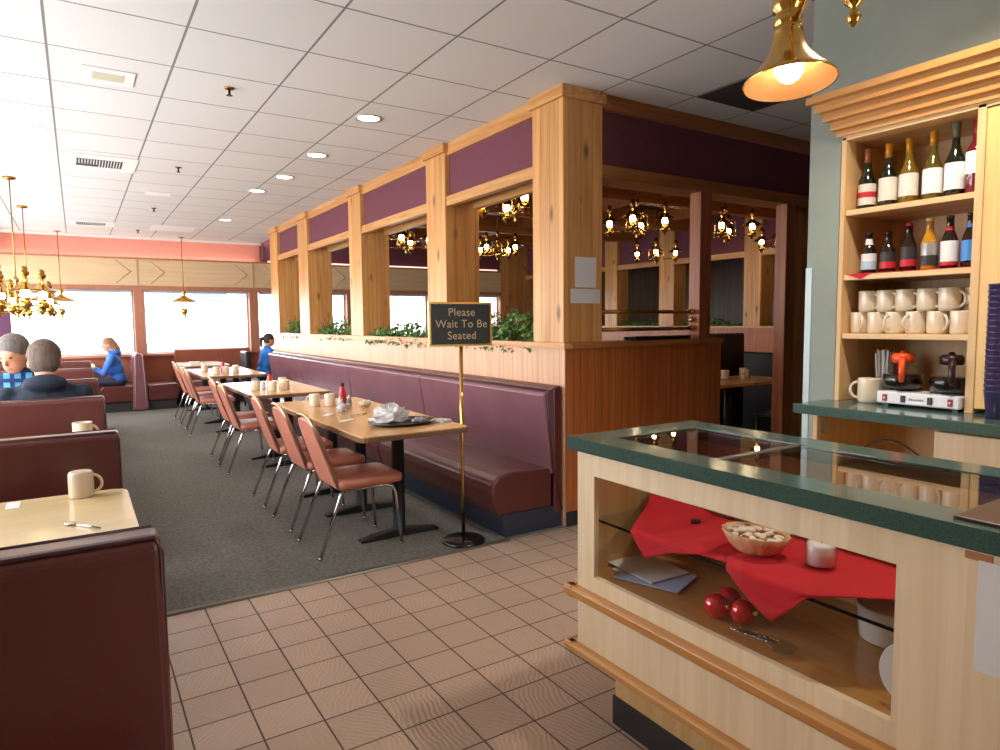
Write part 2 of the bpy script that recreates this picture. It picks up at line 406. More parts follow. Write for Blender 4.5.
for i, (a, b) in enumerate(wins + [(8.5, 12.2)]):
    struct(MB().box((prev, YW-.05, .88), (a, YW+.25, 2.02)).build('trim_%d' % (mb_i+i), MULL)); prev = b
    if i < len(wins):
        struct(MB().box((a, YW+.10, .88), (b, YW+.106, 2.02)).build('window_%d' % (i+1), GLASS))
        w = struct(bx(((a, YW+.08, .86), (b, YW+.13, .90)), ((a, YW+.08, 1.97), (b, YW+.13, 2.02)), ((a, YW+.08, .88), (a+.03, YW+.13, 2.02)), ((b-.03, YW+.08, .88), (b, YW+.13, 2.02))).build('window_frame_%d' % (i+1), STEEL))
        bl = MB().box((a+.03, YW+.01, 1.93), (b-.03, YW+.06, 1.975))
        for k in range(5): bl.box((a+.03, YW+.012, 1.91-k*.011), (b-.03, YW+.058, 1.913-k*.011))
        o = bl.build('window_blind', mat('pale_blind', (186, 190, 196), .6))
        lab = ['raised horizontal blind on the window at the purple pillar', 'raised horizontal blind on the window behind the brown corner banquette', 'raised horizontal blind on the window seen past the end of the partition', 'raised horizontal blind on the window behind the middle partition opening', 'raised horizontal blind on the window behind the welcome sign'][i]
        tag(o, lab, 'blind', 'raised window blinds')
struct(MB().box((-1.38, YW-.12, 0), (-.86, YW-.04, 2.0)).build('trim_15', mat('purple_drape_panel', (84, 44, 74), .8)))
struct(MB().box((8.3, YW-.055, 0), (12.2, YW+.02, 3.15)).build('wall_far_pine', PINE))

# west window wall
struct(bx(((-1.5, -3.2, 0), (-1.4, 13.3, .8)), ((-1.5, -3.2, 2.3), (-1.4, 13.3, 3.2)), ((-1.5, -3.2, .8), (-1.4, 2.5, 2.3))).build('wall_left', mat('cream_wall', (206, 180, 150), .7)))
ww = MB()
for y in (2.5, 4.4, 6.3, 8.2, 10.1, 12.0): ww.box((-1.5, y, .8), (-1.4, y+.12, 2.3))
ww.box((-1.5, 13.1, .8), (-1.4, 13.3, 2.3))
struct(ww.build('trim_16', MULL))
for i, y in enumerate((2.62, 4.52, 6.42, 8.32, 10.22, 12.12)):
    struct(MB().box((-1.453, y, .8), (-1.447, min(y+1.78, 13.1), 2.3)).build('window_%d' % (11+i), GLASS))
# entrance wall behind the photographer, glazed
struct(bx(((-1.5, -3.3, 2.1), (12.2, -3.2, 3.2)), ((3.2, -3.3, 0), (12.2, -3.2, 2.1)), ((-1.5, -3.3, 0), (2.05, -3.2, 2.1))).build('wall_entrance', mat('cream_wall', (206, 180, 150), .7)))
struct(MB().box((2.12, -3.26, 0), (3.13, -3.254, 2.1)).build('window_30', GLASS))
struct(bx(*[((x, -3.28, 0), (x+.07, -3.22, 2.1)) for x in (2.05, 3.13)]).build('trim_17', MULL))
struct(MB().box((12.0, -3.2, 0), (12.2, 13.3, 3.2)).build('wall_right', wood('grey_boards', (120, 98, 84), (96, 74, 60), 'z', .14, knots=False, axis='y')))
# a neighbouring building outside the windows
o = bx(((3.3, 24, -.2), (4.35, 30, 6)), ((3.25, 23.97, 2.2), (4.4, 24, 2.26)), ((3.25, 23.97, 3.0), (4.4, 24, 3.06))).build('neighbouring_building', mat('pale_blue_siding', (120, 150, 168), .7, noise=((0, 0, 9), .2, 0)))
tag(o, 'pale blue clapboard building outside beyond the bright windows', 'building')
struct(MB().box((-30, 13.3, -.3), (40, 60, -.15)).build('ground', mat('pale_asphalt', (120, 120, 120), .9)))

# ---------------- green wall and the back bar niche (wall face x = 2.97)
XG = 2.97; YE = 1.91
NL, NR = 1.727, 1.212          # niche: left and right inner sides
NT, NB = 2.17, 1.0
struct(bx(((XG, NL+.03, 0), (XG+.14, YE, CH)), ((XG, -3.2, NT+.02), (XG+.14, NL+.03, CH)), ((XG, -3.2, 0), (XG+.14, -.6, 1.001)), ((XG, -3.2, 1.001), (XG+.14, .2, NT+.02)),
          ((XG+.42, -.62, 0), (XG+.5, NL+.03, NT+.1)), ((XG+.14, NL+.03, 0), (XG+.5, NL+.06, NT+.1))).build('wall_green', GREENW))
struct(MB().box((XG-.004, YE-.028, 0), (XG+.03, YE+.003, 1.62)).build('trim_18', mat('corner_guard', (176, 196, 200), .3)))

cab = thing('bar_shelf_cabinet', 'tall maple wall cabinet of open shelves holding bottles and mugs, set in the green wall', 'cabinet', (XG, 1.0, 1.0))
rbox('side_panel', (XG-.012, NL, NB), (XG+.40, NL+.022, NT+.02), MAPLE, cab, .002)
rbox('side_panel', (XG-.012, NR-.03, NB), (XG+.40, NR, NT+.02), MAPLE, cab, .002)
rbox('side_panel', (XG-.012, .22, NB), (XG+.40, .26, NT+.05), MAPLE, cab, .002)
rbox('back_panel', (XG+.39, .22, NB), (XG+.41, NL+.02, NT+.05), MAPLE, cab, .001)
rbox('top_panel', (XG-.012, .22, NT+.005), (XG+.40, NL+.02, NT+.05), MAPLE_Y, cab, .002)
for z in (1.865, 1.575, 1.31):
    rbox('shelf', (XG-.004, NR, z-.024), (XG+.39, NL, z), MAPLE_Y, cab, .002)
rbox('cupboard_panel', (XG-.006, .26, NB+.02), (XG+.016, NR-.03, NT), wood('honey_maple', (232, 190, 120), (216, 168, 96), 'z', 0, knots=False), cab, .002)
crown = MB()
steps = [(0, .02), (.012, .02), (.012, .045), (.03, .05), (.03, .085), (.055, .09), (.055, .125), (.08, .13), (.08, .165), (.105, .17), (.105, .2), (0, .2)]
prof = [(XG-.012-d, NT+z) for d, z in steps]
vs = []
for y, k in ((-.3, 0), (NL+.03, 1)):
    for d, z in steps: vs.append((XG-.0135-d, y+(d if k else 0), NT+.005+z))
n = len(steps)
crown.add(vs, [tuple(range(n)), tuple(range(n, 2*n))[::-1]]+[(i, n+i, n+(i+1) % n, (i+1) % n) for i in range(n)])
crown.build('crown_moulding', OAKTRIM, cab)

ctr = thing('back_bar_counter', 'back bar counter with green top, open bay and maple drawer under the bottle shelves', 'counter', (2.85, 1.0, 0))
rbox('worktop', (2.705, -.6, .957), (XG+.39, 1.79, 1.0), GREENL, ctr, .003)
rbox('side_panel', (2.79, 1.725, .1), (XG+.38, 1.745, .957), MAPLE, ctr, .002)
rbox('divider_panel', (2.80, 1.225, .1), (XG+.36, 1.245, .957), MAPLE, ctr, .002)
rbox('bottom_panel', (2.80, -.6, .08), (XG+.36, 1.745, .1), MAPLE, ctr, .002)
rbox('back_panel', (XG+.34, -.6, .1), (XG+.36, 1.725, .957), MAPLE, ctr, .002)
rbox('drawer', (2.778, .66, .79), (2.80, 1.236, .94), MAPLE_S, ctr, .003)
rbox('drawer', (2.778, .08, .79), (2.80, .652, .94), MAPLE_S, ctr, .003)
rbox('cupboard_door', (2.778, .66, .1), (2.80, 1.236, .782), MAPLE_S, ctr, .003)
rbox('cupboard_door', (2.778, .08, .1), (2.80, .652, .782), MAPLE_S, ctr, .003)
rbox('kick_board', (2.86, -.6, 0), (2.88, 1.745, .08), KICKD, ctr, .001)
h = MB().box((2.83, 1.712, .86), (2.855, 1.725, .92)).build('hinge', STEEL, ctr)
MB().tube([(2.95, 1.6-.03*i, .80+.05*math.sin(i*.4)) for i in range(11)], .004, 6).build('cable', BLACKM, ctr)

# mugs --------------------------------------------------------------
def make_mug(name, rot=0, h=.095, r=.041):
    root = bpy.data.objects.new(name, None); root.empty_display_size = .03; col_link(root)
    b = MB().lathe([(r*.82, 0), (r*.93, .003), (r, .012), (r, h-.004), (r*.985, h), (r*.93, h-.002), (r*.9, h-.01), (r*.88, .01), (0.001, .008)], seg=24, cap=False)
    b.add([(r*.82*math.cos(2*PI*i/24), r*.82*math.sin(2*PI*i/24), 0) for i in range(24)], [tuple(range(24))[::-1]])
    b.build('body', CERAMIC, root)
    pts = [(r-.004+.030*math.sin(t), 0, h*.5+.030*math.cos(t)*1.05) for t in [PI*k/10 for k in range(11)]]
    MB().tube(pts, .0055, 8).build('handle', CERAMIC, root)
    root['category'] = 'mug'
    return root
mug = make_mug('coffee_mug')
ordn = ['end mug beside the pale side panel', 'second', 'third', 'fourth', 'fifth', 'sixth']
lowy = [1.688, 1.61, 1.53, 1.445, 1.36, 1.272]; upy = [1.651, 1.57, 1.49, 1.402, 1.318, 1.25]
rots = [0.9, -0.3+PI, .7+PI, PI-.4, -2.2, -2.0]
words6 = ['first', 'second', 'third', 'fourth', 'fifth', 'sixth']
for i, y in enumerate(lowy):
    o = dup(mug, (3.045, y, 1.3105), [-2.5, -2.0, 2.9, 2.8, -2.2, -1.9][i], '%s cream mug from the wall end in the bottom row under the beer bottles' % words6[i]); o['group'] = 'cream mugs on the bar shelf'
for i, y in enumerate(upy):
    o = dup(mug, (3.045+(.05 if i == 5 else 0), y, 1.406), [-2.0, -2.0, -1.9, -1.9, -1.8, .5][i], '%s cream mug from the wall end in the upper row stacked under the beer bottles' % words6[i]); o['group'] = 'cream mugs on the bar shelf'

# bottles -----------------------------------------------------------
def bottle(name, loc, h, r, glassm, capm, caph, labm, lz, cat, label, group, kind='wine', lab2=None, neckm=None):
    t = thing(name, label, cat, loc, group)
    if kind == 'wine':
        pr = [(r*.9, 0), (r, .006), (r, h*.42), (r*.93, h*.5), (r*.62, h*.6), (r*.42, h*.69), (r*.37, h*.8), (r*.37, h*.96), (r*.42, h*.965), (r*.42, h)]
    elif kind == 'bordeaux':
        pr = [(r*.9, 0), (r, .006), (r, h*.58), (r*.9, h*.64), (r*.55, h*.7), (r*.4, h*.75), (r*.37, h*.96), (r*.42, h*.965), (r*.42, h)]
    else:
        pr = [(r*.9, 0), (r, .005), (r, h*.5), (r*.93, h*.56), (r*.68, h*.66), (r*.48, h*.74), (r*.42, h*.95), (r*.46, h*.955), (r*.44, h)]
    T = Matrix.Translation(loc)
    MB().lathe(pr, seg=24, mtx=T).build('glass_body', glassm, t)
    def rad(z):
        for (r0, z0), (r1, z1) in zip(pr, pr[1:]):
            if z0 <= z <= z1 and z1 > z0: return r0+(r1-r0)*(z-z0)/(z1-z0)
        return pr[-1][0]
    z0 = h-caph
    MB().lathe([(rad(z0)+.0008, z0), (rad((z0+h)/2)+.0008, (z0+h)/2), (rad(h)+.0008, h-.001), (rad(h)*.9, h+.001)], seg=20, mtx=T).build('cap', capm, t)
    def band(nm, za, zb, m, d=.0006):
        zs = [za]+[z for r_, z in pr if za < z < zb]+[zb]
        MB().lathe([(rad(z)+d, z) for z in zs], seg=24, mtx=T, cap=False).build(nm, m, t)
    band('label', lz[0]*h, lz[1]*h, labm)
    if lab2: 
        band('label_stripe', lab2[0]*h, lab2[1]*h, lab2[2], .0011)
    if neckm: band('neck_label', neckm[0]*h, neckm[1]*h, neckm[2])
    return t
gD = mat('dark_green_bottle', (22, 26, 14), .08, spec=.7); gY = mat('olive_bottle', (84, 70, 14), .08, spec=.7); gO = mat('amber_olive_bottle', (116, 86, 14), .08, spec=.7)
gR = mat('rose_bottle', (104, 18, 30), .08, spec=.7); gB = mat('brown_bottle', (36, 16, 10), .08, spec=.7); gC = mat('golden_beer_bottle', (190, 128, 30), .08, spec=.7)
cC = mat('copper_foil', (190, 120, 90), .35, metal=.4); cO = mat('orange_foil', (214, 146, 40), .35, metal=.3); cG = mat('grey_green_foil', (104, 112, 84), .4); cR = mat('red_foil', (168, 30, 52), .35)
lab = mat('cream_label', (218, 210, 196), .6, noise=((60, 60, 160), .10, 3)); labw = mat('white_label', (228, 226, 224), .6, noise=((60, 60, 200), .08, 3))
labr = mat('red_label', (190, 34, 44), .5); labb = mat('blue_label', (60, 130, 200), .4); labk = mat('charcoal_label', (50, 46, 48), .5); labs = mat('silver_label', (170, 168, 164), .3, metal=.4)
ws = [(1.681, .272, gD, cC, lab, (.08, .42), 'dark wine bottle with copper foil and a red-barred label', (.2, .29, labr), 'wine'),
      (1.589, .275, gD, cO, lab, (.1, .46), 'dark green wine bottle with orange foil and plain cream label', None, 'wine'),
      (1.503, .278, gO, cO, lab, (.12, .46), 'olive-gold wine bottle whose label leaves a golden base showing', None, 'wine'),
      (1.408, .285, gY, cO, labw, (.1, .46), 'olive wine bottle with orange foil and a white label, beside the tallest bottle', None, 'wine'),
      (1.324, .30, gD, cG, labw, (.1, .46), 'tallest wine bottle, dark with grey-green foil and white label', None, 'wine'),
      (1.248, .29, gR, cR, labw, (.28, .58), 'pink-red wine bottle with red foil beside the cabinet divider', None, 'bordeaux')]
for y, h, g, c, l, lz, lb, st, kd in ws:
    bottle('wine_bottle', (3.055, y, 1.866), h, .037, g, c, .06 if kd == 'wine' else .07, l, lz, 'bottle', lb, 'wine bottles on the top shelf', kd, st)
bs = [(1.657, .185, gB, labk, labw, (.1, .48), 'brown beer bottle with a white neck band and pale blue label', (.1, .3, mat('pale_blue_label', (170, 200, 216), .5)), (.7, .84, labw)),
      (1.573, .178, gB, gB, labk, (.12, .5), 'short dark beer bottle with a black and red label', (.1, .26, labr), None),
      (1.487, .205, gB, labr, labk, (.12, .5), 'dark beer bottle with red cap and red-bottomed label', (.1, .24, labr), None),
      (1.405, .215, gC, mat('pale_gold_cap', (220, 196, 140), .4), labs, (.26, .52), 'golden clear beer bottle with grey and charcoal label', (.08, .28, labk), None),
      (1.328, .215, gB, gB, labw, (.12, .52), 'brown beer bottle with big white label and red edge', (.06, .13, labr), (.72, .8, labr)),
      (1.252, .215, gB, gB, labb, (.12, .5), 'dark beer bottle with bright blue label next to the divider', None, (.74, .82, labb))]
for y, h, g, c, l, lz, lb, st, nk in bs:
    bottle('beer_bottle', (3.045, y, 1.579), h, .031, g, c, .012, l, lz, 'bottle', lb, 'beer bottles on the red cloth', 'beer', st, nk)
# small red cloth beneath the beer bottles, corner hanging over the shelf edge
c = MB(); pts = []
rows = [(1.70, .02, .06), (1.66, -.004, .2), (1.60, -.004, .25), (1.45, .012, .3), (1.22, .03, .33)]
for y, a, b in rows:
    pts += [(XG+a, y, 1.5775), (XG+b, y, 1.5775)]
c.add(pts, [(2*i, 2*i+1, 2*i+3, 2*i+2) for i in range(len(rows)-1)])
c.add([(XG-.006, 1.715, 1.578), (XG-.006, 1.60, 1.578), (XG-.008, 1.648, 1.553), (XG-.002, 1.7, 1.578)], [(0, 2, 1)])
tag(c.build('shelf_napkin', RED, solid=.0015), 'thin red cloth laid under the beer bottles on the shelf', 'cloth')

# coffee warmer and pots ----------------------------------------------
w = thing('coffee_warmer', 'white two-burner coffee warmer with rocker switches on the green back counter', 'coffee warmer', (2.93, 1.33, 1.0))
rbox('body', (2.93, 1.218, 1.012), (3.10, 1.54, 1.064), mat('white_enamel', (230, 228, 232), .25), w, .006)
bx(((2.95, 1.23, 1.0005), (3.08, 1.25, 1.013))).build('foot', BLACKM, w)
bx(((2.95, 1.50, 1.0005), (3.08, 1.52, 1.013))).build('foot', BLACKM, w)
for y, m in ((1.505, labr), (1.43, BLACKM), (1.325, BLACKM), (1.25, labr)):
    rbox('switch', (2.924, y-.009, 1.022), (2.934, y+.009, 1.052), m if m is BLACKM else mat('red_switch', (150, 30, 50), .3), w, .002)
    if m is not BLACKM: MB().tube([(2.9235, y, 1.037), (2.923, y, 1.037)], .004, 8).build('lamp_lens', WHITE, w)
tx = bpy.data.curves.new('maker_mark', 'FONT'); tx.body = 'BUNN-O'; tx.size = .014; tx.extrude = .0003
def text_obj(name, body, size, loc, rot, m, parent, extrude=.0005, align='CENTER', space=1):
    cu = bpy.data.curves.new(name, 'FONT'); cu.body = body; cu.size = size; cu.extrude = extrude; cu.align_x = align; cu.space_character = space; cu.align_y = 'CENTER'
    o = bpy.data.objects.new(name, cu); col_link(o); cu.materials.append(m)
    bpy.context.view_layer.update()
    me = bpy.data.meshes.new_from_object(o.evaluated_get(bpy.context.evaluated_depsgraph_get()))
    bpy.data.objects.remove(o); o = bpy.data.objects.new(name, me); col_link(o)
    if not me.materials: me.materials.append(m)
    o.rotation_euler = rot; o.location = Vector(loc)-world_loc(parent); o.parent = parent; return o
bpy.data.curves.remove(tx)
text_obj('maker_mark', 'Bloomfield', .013, (2.9293, 1.378, 1.037), (PI/2, 0, -PI/2), mat('grey_ink', (90, 96, 110), .5), w)
for y in (1.475, 1.295):
    MB().lathe([(.06, 0), (.062, .003), (.055, .005)], c=(3.01, y, 1.0635), seg=24).build('burner', STEEL, w)
COFFEE = mat('coffee', (22, 10, 6), .1)
def pot(y, colm, lb):
    t = thing('coffee_pot', lb, 'coffee pot', (3.01, y, 1.069), 'glass coffee pots on the warmer')
    T = Matrix.Translation((3.01, y, 1.069)) @ Matrix.Rotation(.42, 4, 'Z') @ Matrix.Scale(1.06, 4)
    MB().lathe([(.05, 0), (.068, .012), (.075, .035), (.07, .062), (.052, .09), (.036, .108), (.036, .125)], seg=28, mtx=T, cap=False).build('glass_bowl', GLASS, t)
    MB().lathe([(.001, .002), (.048, .002), (.065, .012), (.0725, .035), (.0685, .062), (.001, .062)], seg=28, mtx=T, cap=False).build('coffee', COFFEE, t)
    MB().lathe([(.037, .11), (.041, .114), (.042, .138), (.034, .148), (.012, .15), (.010, .158), (.001, .16)], seg=24, mtx=T).build('collar_lid', colm, t)
    MB().tube([(-.036, .0, .128), (-.075, 0, .126), (-.098, 0, .108), (-.10, 0, .062), (-.09, 0, .04)], [.011, .012, .012, .011, .009], 8, mtx=T).build('handle', colm, t)
    return t
pot(1.475, mat('orange_plastic', (232, 80, 24), .3), 'glass coffee pot with orange decaf lid and handle')
pot(1.285, mat('dark_brown_plastic', (46, 26, 22), .3), 'glass coffee pot with dark brown lid and handle')
o = dup(mug, (3.0, 1.61, 1.0005), 1.9, 'large cream mug standing on the back counter beside the coffee warmer'); o.scale = (1.15,)*3
t = thing('straw_cup', 'cup packed with white paper-wrapped straws behind the coffee warmer', 'straws', (3.13, 1.62, 1.0))
MB().lathe([(.032, 0), (.042, .10), (.038, .10), (.03, .004), (.001, .004)], c=(3.13, 1.62, 1.0005), seg=18, cap=True).build('cup', mat('frosted_plastic', (200, 190, 180), .4), t)
sb = MB()
for i in range(26):
    a = random.random()*6.28; r = random.random()*.026; sp = 1.7
    sb.tube([(3.13+r*math.cos(a), 1.62+r*math.sin(a), 1.01), (3.13+sp*r*math.cos(a), 1.62+sp*r*math.sin(a), 1.215+random.random()*.02)], .0055, 5)
sb.build('straw_bundle', PAPER, t)
# stack of tumblers
t = thing('tumbler_stack', 'tall stack of violet-blue plastic tumblers on the green back counter', 'tumblers', (2.88, 1.075, 1.0))
TUM = mat('violet_plastic', (64, 52, 92), .15, spec=.7)
st = MB()
for k in range(19): st.lathe([(.030, 0), (.041, .10), (.043, .104), (.04, .104), (.03, .06)], c=(2.88, 1.075, 1.001+k*.022), seg=20)
st.build('tumbler', TUM, t)

# ------------------------------------------------------------------ front counter with display case
XF = 1.40
dc = thing('display_counter', 'maple host counter with green laminate top and a lit glass display opening', 'counter', (1.6, .6, 0))
Y0, Y1 = -.9, 1.715
WY0, WY1, WZ0, WZ1 = .683, 1.631, .533, .873
# front panel with the display opening cut out
fp = bx(((XF, Y0, .262), (XF+.02, WY0, .945)), ((XF, WY1, .262), (XF+.02, Y1, .945)), ((XF, WY0, .262), (XF+.02, WY1, WZ0)), ((XF, WY0, WZ1), (XF+.02, WY1, .945)))
fp.build('front_panel', MAPLE_S, dc)
rbox('end_panel', (XF+.02, Y1-.02, .262), (1.93, Y1-.0005, .945), MAPLE, dc, .002)
rbox('back_panel', (1.91, Y0, .262), (1.93, Y1, .945), MAPLE, dc, .002)
rbox('case_floor', (XF+.02, Y0, WZ0-.022), (1.91, Y1-.02, WZ0-.004), wood('varnished_case_floor', (190, 138, 76), (170, 114, 56), 'y', 0, knots=False, rough=.05), dc, .001)
rbox('divider_panel', (XF+.02, WY0-.05, WZ0), (1.91, WY0-.032, .945), MAPLE, dc, .002)
MB().box((XF+.012, WY0, WZ0), (XF+.016, WY1, WZ1)).build('front_glass', GLASS, dc)
MB().box((XF+.055, WY0-.03, .703), (1.86, Y1-.022, .710)).build('glass_shelf', GLASS_SH, dc)
MB().box((XF+.053, WY0-.03, .7025), (XF+.056, Y1-.022, .7105)).build('shelf_edge', mat('dark_glass_edge', (12, 22, 20), .1), dc)
def rail(nm, z0, z1, d, ya=Y0, yb=Y1+.04):
    pr = [(XF, z0), (XF-d*.7, z0), (XF-d, z0+(z1-z0)*.25), (XF-d, z0+(z1-z0)*.75), (XF-d*.7, z1), (XF, z1)]
    m = MB().prism(pr, 1, ya, yb)
    m.build(nm, OAKTRIM, dc, .003)
rail('rub_rail', .442, .482, .032); rail('rub_rail', .250, .282, .032)
rbox('side_rail', (XF-.03, Y1, .442), (1.95, Y1+.03, .482), OAKTRIM, dc, .004)
rbox('side_rail', (XF-.03, Y1, .250), (1.95, Y1+.03, .282), OAKTRIM, dc, .004)
rbox('plinth', (1.49, Y0+.05, .1), (1.86, 1.625, .262), MAPLE, dc, .002)
rbox('kick_board', (1.484, Y0+.045, 0), (1.866, 1.632, .10), KICKD, dc, .002)
# worktop ring with two glazed openings
GX0, GX1 = 1.49, 1.87
ga, gb, gc, gd = .60, 1.205, 1.22, 1.62
wt = bx(((1.378, Y0-.02, .949), (GX0, 1.745, .992)), ((GX1, Y0-.02, .947), (1.985, 1.745, .992)), ((GX0, Y0-.02, .947), (GX1, ga, .992)), ((GX0, gd, .947), (GX1, 1.745, .992)))
wt.build('worktop', GREENL, dc)
MB().box((GX0, gb, .97), (GX1, gc, .9925)).build('glazing_bar', STEEL, dc)
for a, b in ((ga, gb), (gc, gd)):
    MB().box((GX0+.001, a+.001, .984), (GX1-.001, b-.001, .990)).build('top_glass', GLASS_TOP, dc)
    e = .012
    bx(((GX0, a, .975), (GX0+e, b, .984)), ((GX1-e, a, .975), (GX1, b, .984)), ((GX0, a, .975), (GX1, a+e, .984)), ((GX0, b-e, .975), (GX1, b, .984))).build('glass_rebate', KICKD, dc)

t = MB().box((XF-.002, .30, .715), (XF-.0003, .537, .927)).build('notice_sheet', PAPER)
tag(t, 'blank white sheet taped to the maple front of the host counter', 'paper')
bx(((XF-.0015, .515, .925), (XF-.0005, .56, .94))).build('tape', mat('brown_tape', (186, 120, 84), .5), t)
tag(rbox('menu_pad', (1.41, .33, .9925), (1.62, .588, .999), mat('brown_leatherette', (66, 44, 38), .4), None, .002), 'flat dark brown menu cover lying on the green counter top', 'menu')

# red cloths on the glass shelf: laid flat, then hanging over its front edge
def drape(name, ys, back, drop, label, ez=.7125, xe=XF+.053, lift=None):
    """per y: depth on the shelf behind the edge (back) and length hanging below it (drop; negative = stops short of the edge)"""
    m = MB(); rws = len(ys); nn = 18
    for i, y in enumerate(ys):
        e = min(drop[i], 0)
        ss = [-back[i]+(back[i]+e)*k/11 for k in range(12)]+[max(drop[i], 0)*k/6 for k in range(1, 7)]
        if e < 0: ss[12:] = [e+.0004*k for k in range(1, 7)]
        for k, q in enumerate(ss):
            L_ = (lift[i] if lift else 0)
            if q <= 0: p = (xe-q-.004, y, ez+abs(.0015*math.sin(y*40+k))+L_*min(1, max(0, (-q-.02)/.3)))
            else: p = (xe-.006-.004*min(q, .02)/.02+.002*math.sin(y*40+k), y, ez-q*.99)
            m.v.append(Vector(p))
    for i in range(rws-1):
        for k in range(nn-1): m.f.append((i*nn+k, i*nn+k+1, (i+1)*nn+k+1, (i+1)*nn+k)); m.sm.append(True)
    o = m.build(name, RED, solid=.002); tag(o, label, 'cloth', 'red cloths in the display case'); return o
drape('display_cloth', [1.665, 1.62, 1.56, 1.51, 1.47, 1.44, 1.40, 1.33, 1.25, 1.19, 1.155], [.27, .30, .33, .35, .36, .36, .37, .37, .37, .38, .38], [-.25, -.18, -.07, .005, .045, .068, .05, .02, .0, -.02, -.03], 'red cloth with a peaked corner on the glass shelf above the papers', lift=[.07, .05, .02, .01, 0, 0, 0, 0, 0, 0, 0], ez=.7145)
drape('display_cloth', [1.18, 1.14, 1.10, 1.06, 1.02, 1.0, .97, .94, .91, .86, .80, .74, .67], [.38]*13, [-.05, .012, .045, .075, .098, .105, .075, .045, .010, -.05, -.12, -.17, -.24], 'red cloth with a pointed hanging tip, under the cookie bowl', ez=.7185)
t = thing('cookie_bowl', 'pale fluted bowl of cookies and wrapped sweets on the red cloth', 'bowl', (1.60, 1.165, .7215))
SHELL = mat('wicker_cream', (222, 178, 132), .5, noise=((120, 120, 20), .12, 2))
bm_ = MB(); seg = 48; pr = [(.055, 0), (.072, .012), (.088, .034), (.098, .05), (.095, .051), (.084, .034), (.064, .014), (.001, .01)]
for r, z in pr:
    for i in range(seg):
        a = 2*PI*i/seg; q = r*(1+.03*math.cos(a*16)) if r > .01 else r
        bm_.v.append(Vector((1.60+q*math.cos(a)*.8, 1.165+q*math.sin(a), .7215+z*1.12)))
for j in range(len(pr)-1):
    for i in range(seg): bm_.f.append((j*seg+i, j*seg+(i+1) % seg, (j+1)*seg+(i+1) % seg, (j+1)*seg+i)); bm_.sm.append(True)
bm_.f.append(tuple(range(seg))[::-1]); bm_.sm.append(False)
bm_.build('bowl', SHELL, t)
ck = MB(); ck2 = MB()
for i in range(44):
    a = random.random()*6.28; r = .074*math.sqrt(random.random())
    T = Matrix.Translation((1.60+r*math.cos(a)*.8, 1.165+r*math.sin(a), .765+.012*random.random()+.008*(1-r/.06))) @ Matrix.Rotation(random.random()*6, 4, 'Z') @ Matrix.Rotation(random.uniform(-.6, .6), 4, 'X')
    (ck if i % 4 else ck2).ball((0, 0, 0), (.017, .012, .006), 10, mtx=T)
o = ck.build('wrapped_sweets', mat('cream_sweets', (238, 222, 200), .5), t); o['kind'] = 'stuff'
o = ck2.build('brown_sweets', mat('caramel_sweets', (150, 84, 44), .4), t); o['kind'] = 'stuff'
t = thing('votive_candle', 'white candle in a short clear glass on the red cloth beside the cookie bowl', 'candle', (1.645, .995, .7215))
MB().lathe([(.036, 0), (.039, .004), (.041, .086), (.0395, .086), (.037, .006), (.001, .005)], c=(1.645, .995, .7215), seg=24).build('glass_holder', GLASS, t)
MB().lathe([(.036, .006), (.0372, .058), (.033, .062), (.001, .060)], c=(1.645, .995, .7215), seg=24).build('wax', mat('white_wax', (232, 226, 220), .5), t)
MB().tube([(1.645, .995, .780), (1.645, .995, .79)], .001, 6).build('wick', BLACKM, t)
tag(MB().lathe([(.013, 0), (.017, .004), (.013, .008), (.001, .01)], c=(1.68, 1.45, .7175), seg=16).build('dark_pebble', mat('dark_stone', (40, 34, 34), .3), None), 'small dark round stone lying on the red cloth', 'stone')
def ornament(x, y, lb):
    t = thing('christmas_ornament', lb, 'ornament', (x, y, .53), 'red christmas balls in the display case')
    MB().ball((x, y, .529+.036), .036, 24).build('ball', REDB, t)
    T = Matrix.Translation((x, y, .565)) @ Matrix.Rotation(1.3, 4, 'X')
    MB().lathe([(.007, .035), (.007, .043), (.005, .044)], seg=10, mtx=T).build('cap', BRASS, t)
ornament(1.50, 1.215, 'shiny red christmas ball, frontmost of three on the case floor'); ornament(1.568, 1.225, 'red christmas ball tucked behind the two front ones'); ornament(1.528, 1.147, 'shiny red christmas ball with cap, nearest the hanging cloth tip')
t = MB()
for k in range(14):
    a = k*.9; t.tube([(1.485+.014*math.cos(q+a)+k*.0015, 1.14-k*.008+.011*math.sin(q+a), .533+.002*math.sin(q*3+k)) for q in [j*.7 for j in range(9)]], .0013, 4)
tag(t.build('tinsel_garland', mat('silver_wire', (190, 190, 186), .2, metal=1)), 'thin silver tinsel wire coiled on the case floor before the ornaments', 'tinsel')
t = thing('clear_dish', 'small clear glass dish lying on the case floor beside the tinsel', 'dish', (1.49, 1.0, .53))
MB().lathe([(.02, 0), (.034, .004), (.037, .012), (.035, .012), (.02, .003), (.001, .003)], c=(1.49, 1.0, .5305), seg=24).build('dish', GLASS_SH, t)
# papers
for i, (x, y, rz, lb, m) in enumerate([(1.60, 1.56, .15, 'white printed leaflet, lowest of the papers in the case', PAPER), (1.57, 1.52, .35, 'pale blue leaflet under the top sheet in the case', mat('blue_leaflet', (176, 192, 226), .6)), (1.60, 1.585, -.05, 'white leaflet lying on top of the blue one in the case', PAPER)]):
    T = Matrix.Translation((x, y, .5305+i*.004)) @ Matrix.Rotation(rz, 4, 'Z')
    o = MB().box((-.085, -.11, 0), (.085, .11, .0025), mtx=T).build('leaflet', m); tag(o, lb, 'leaflet', 'leaflets in the display case')
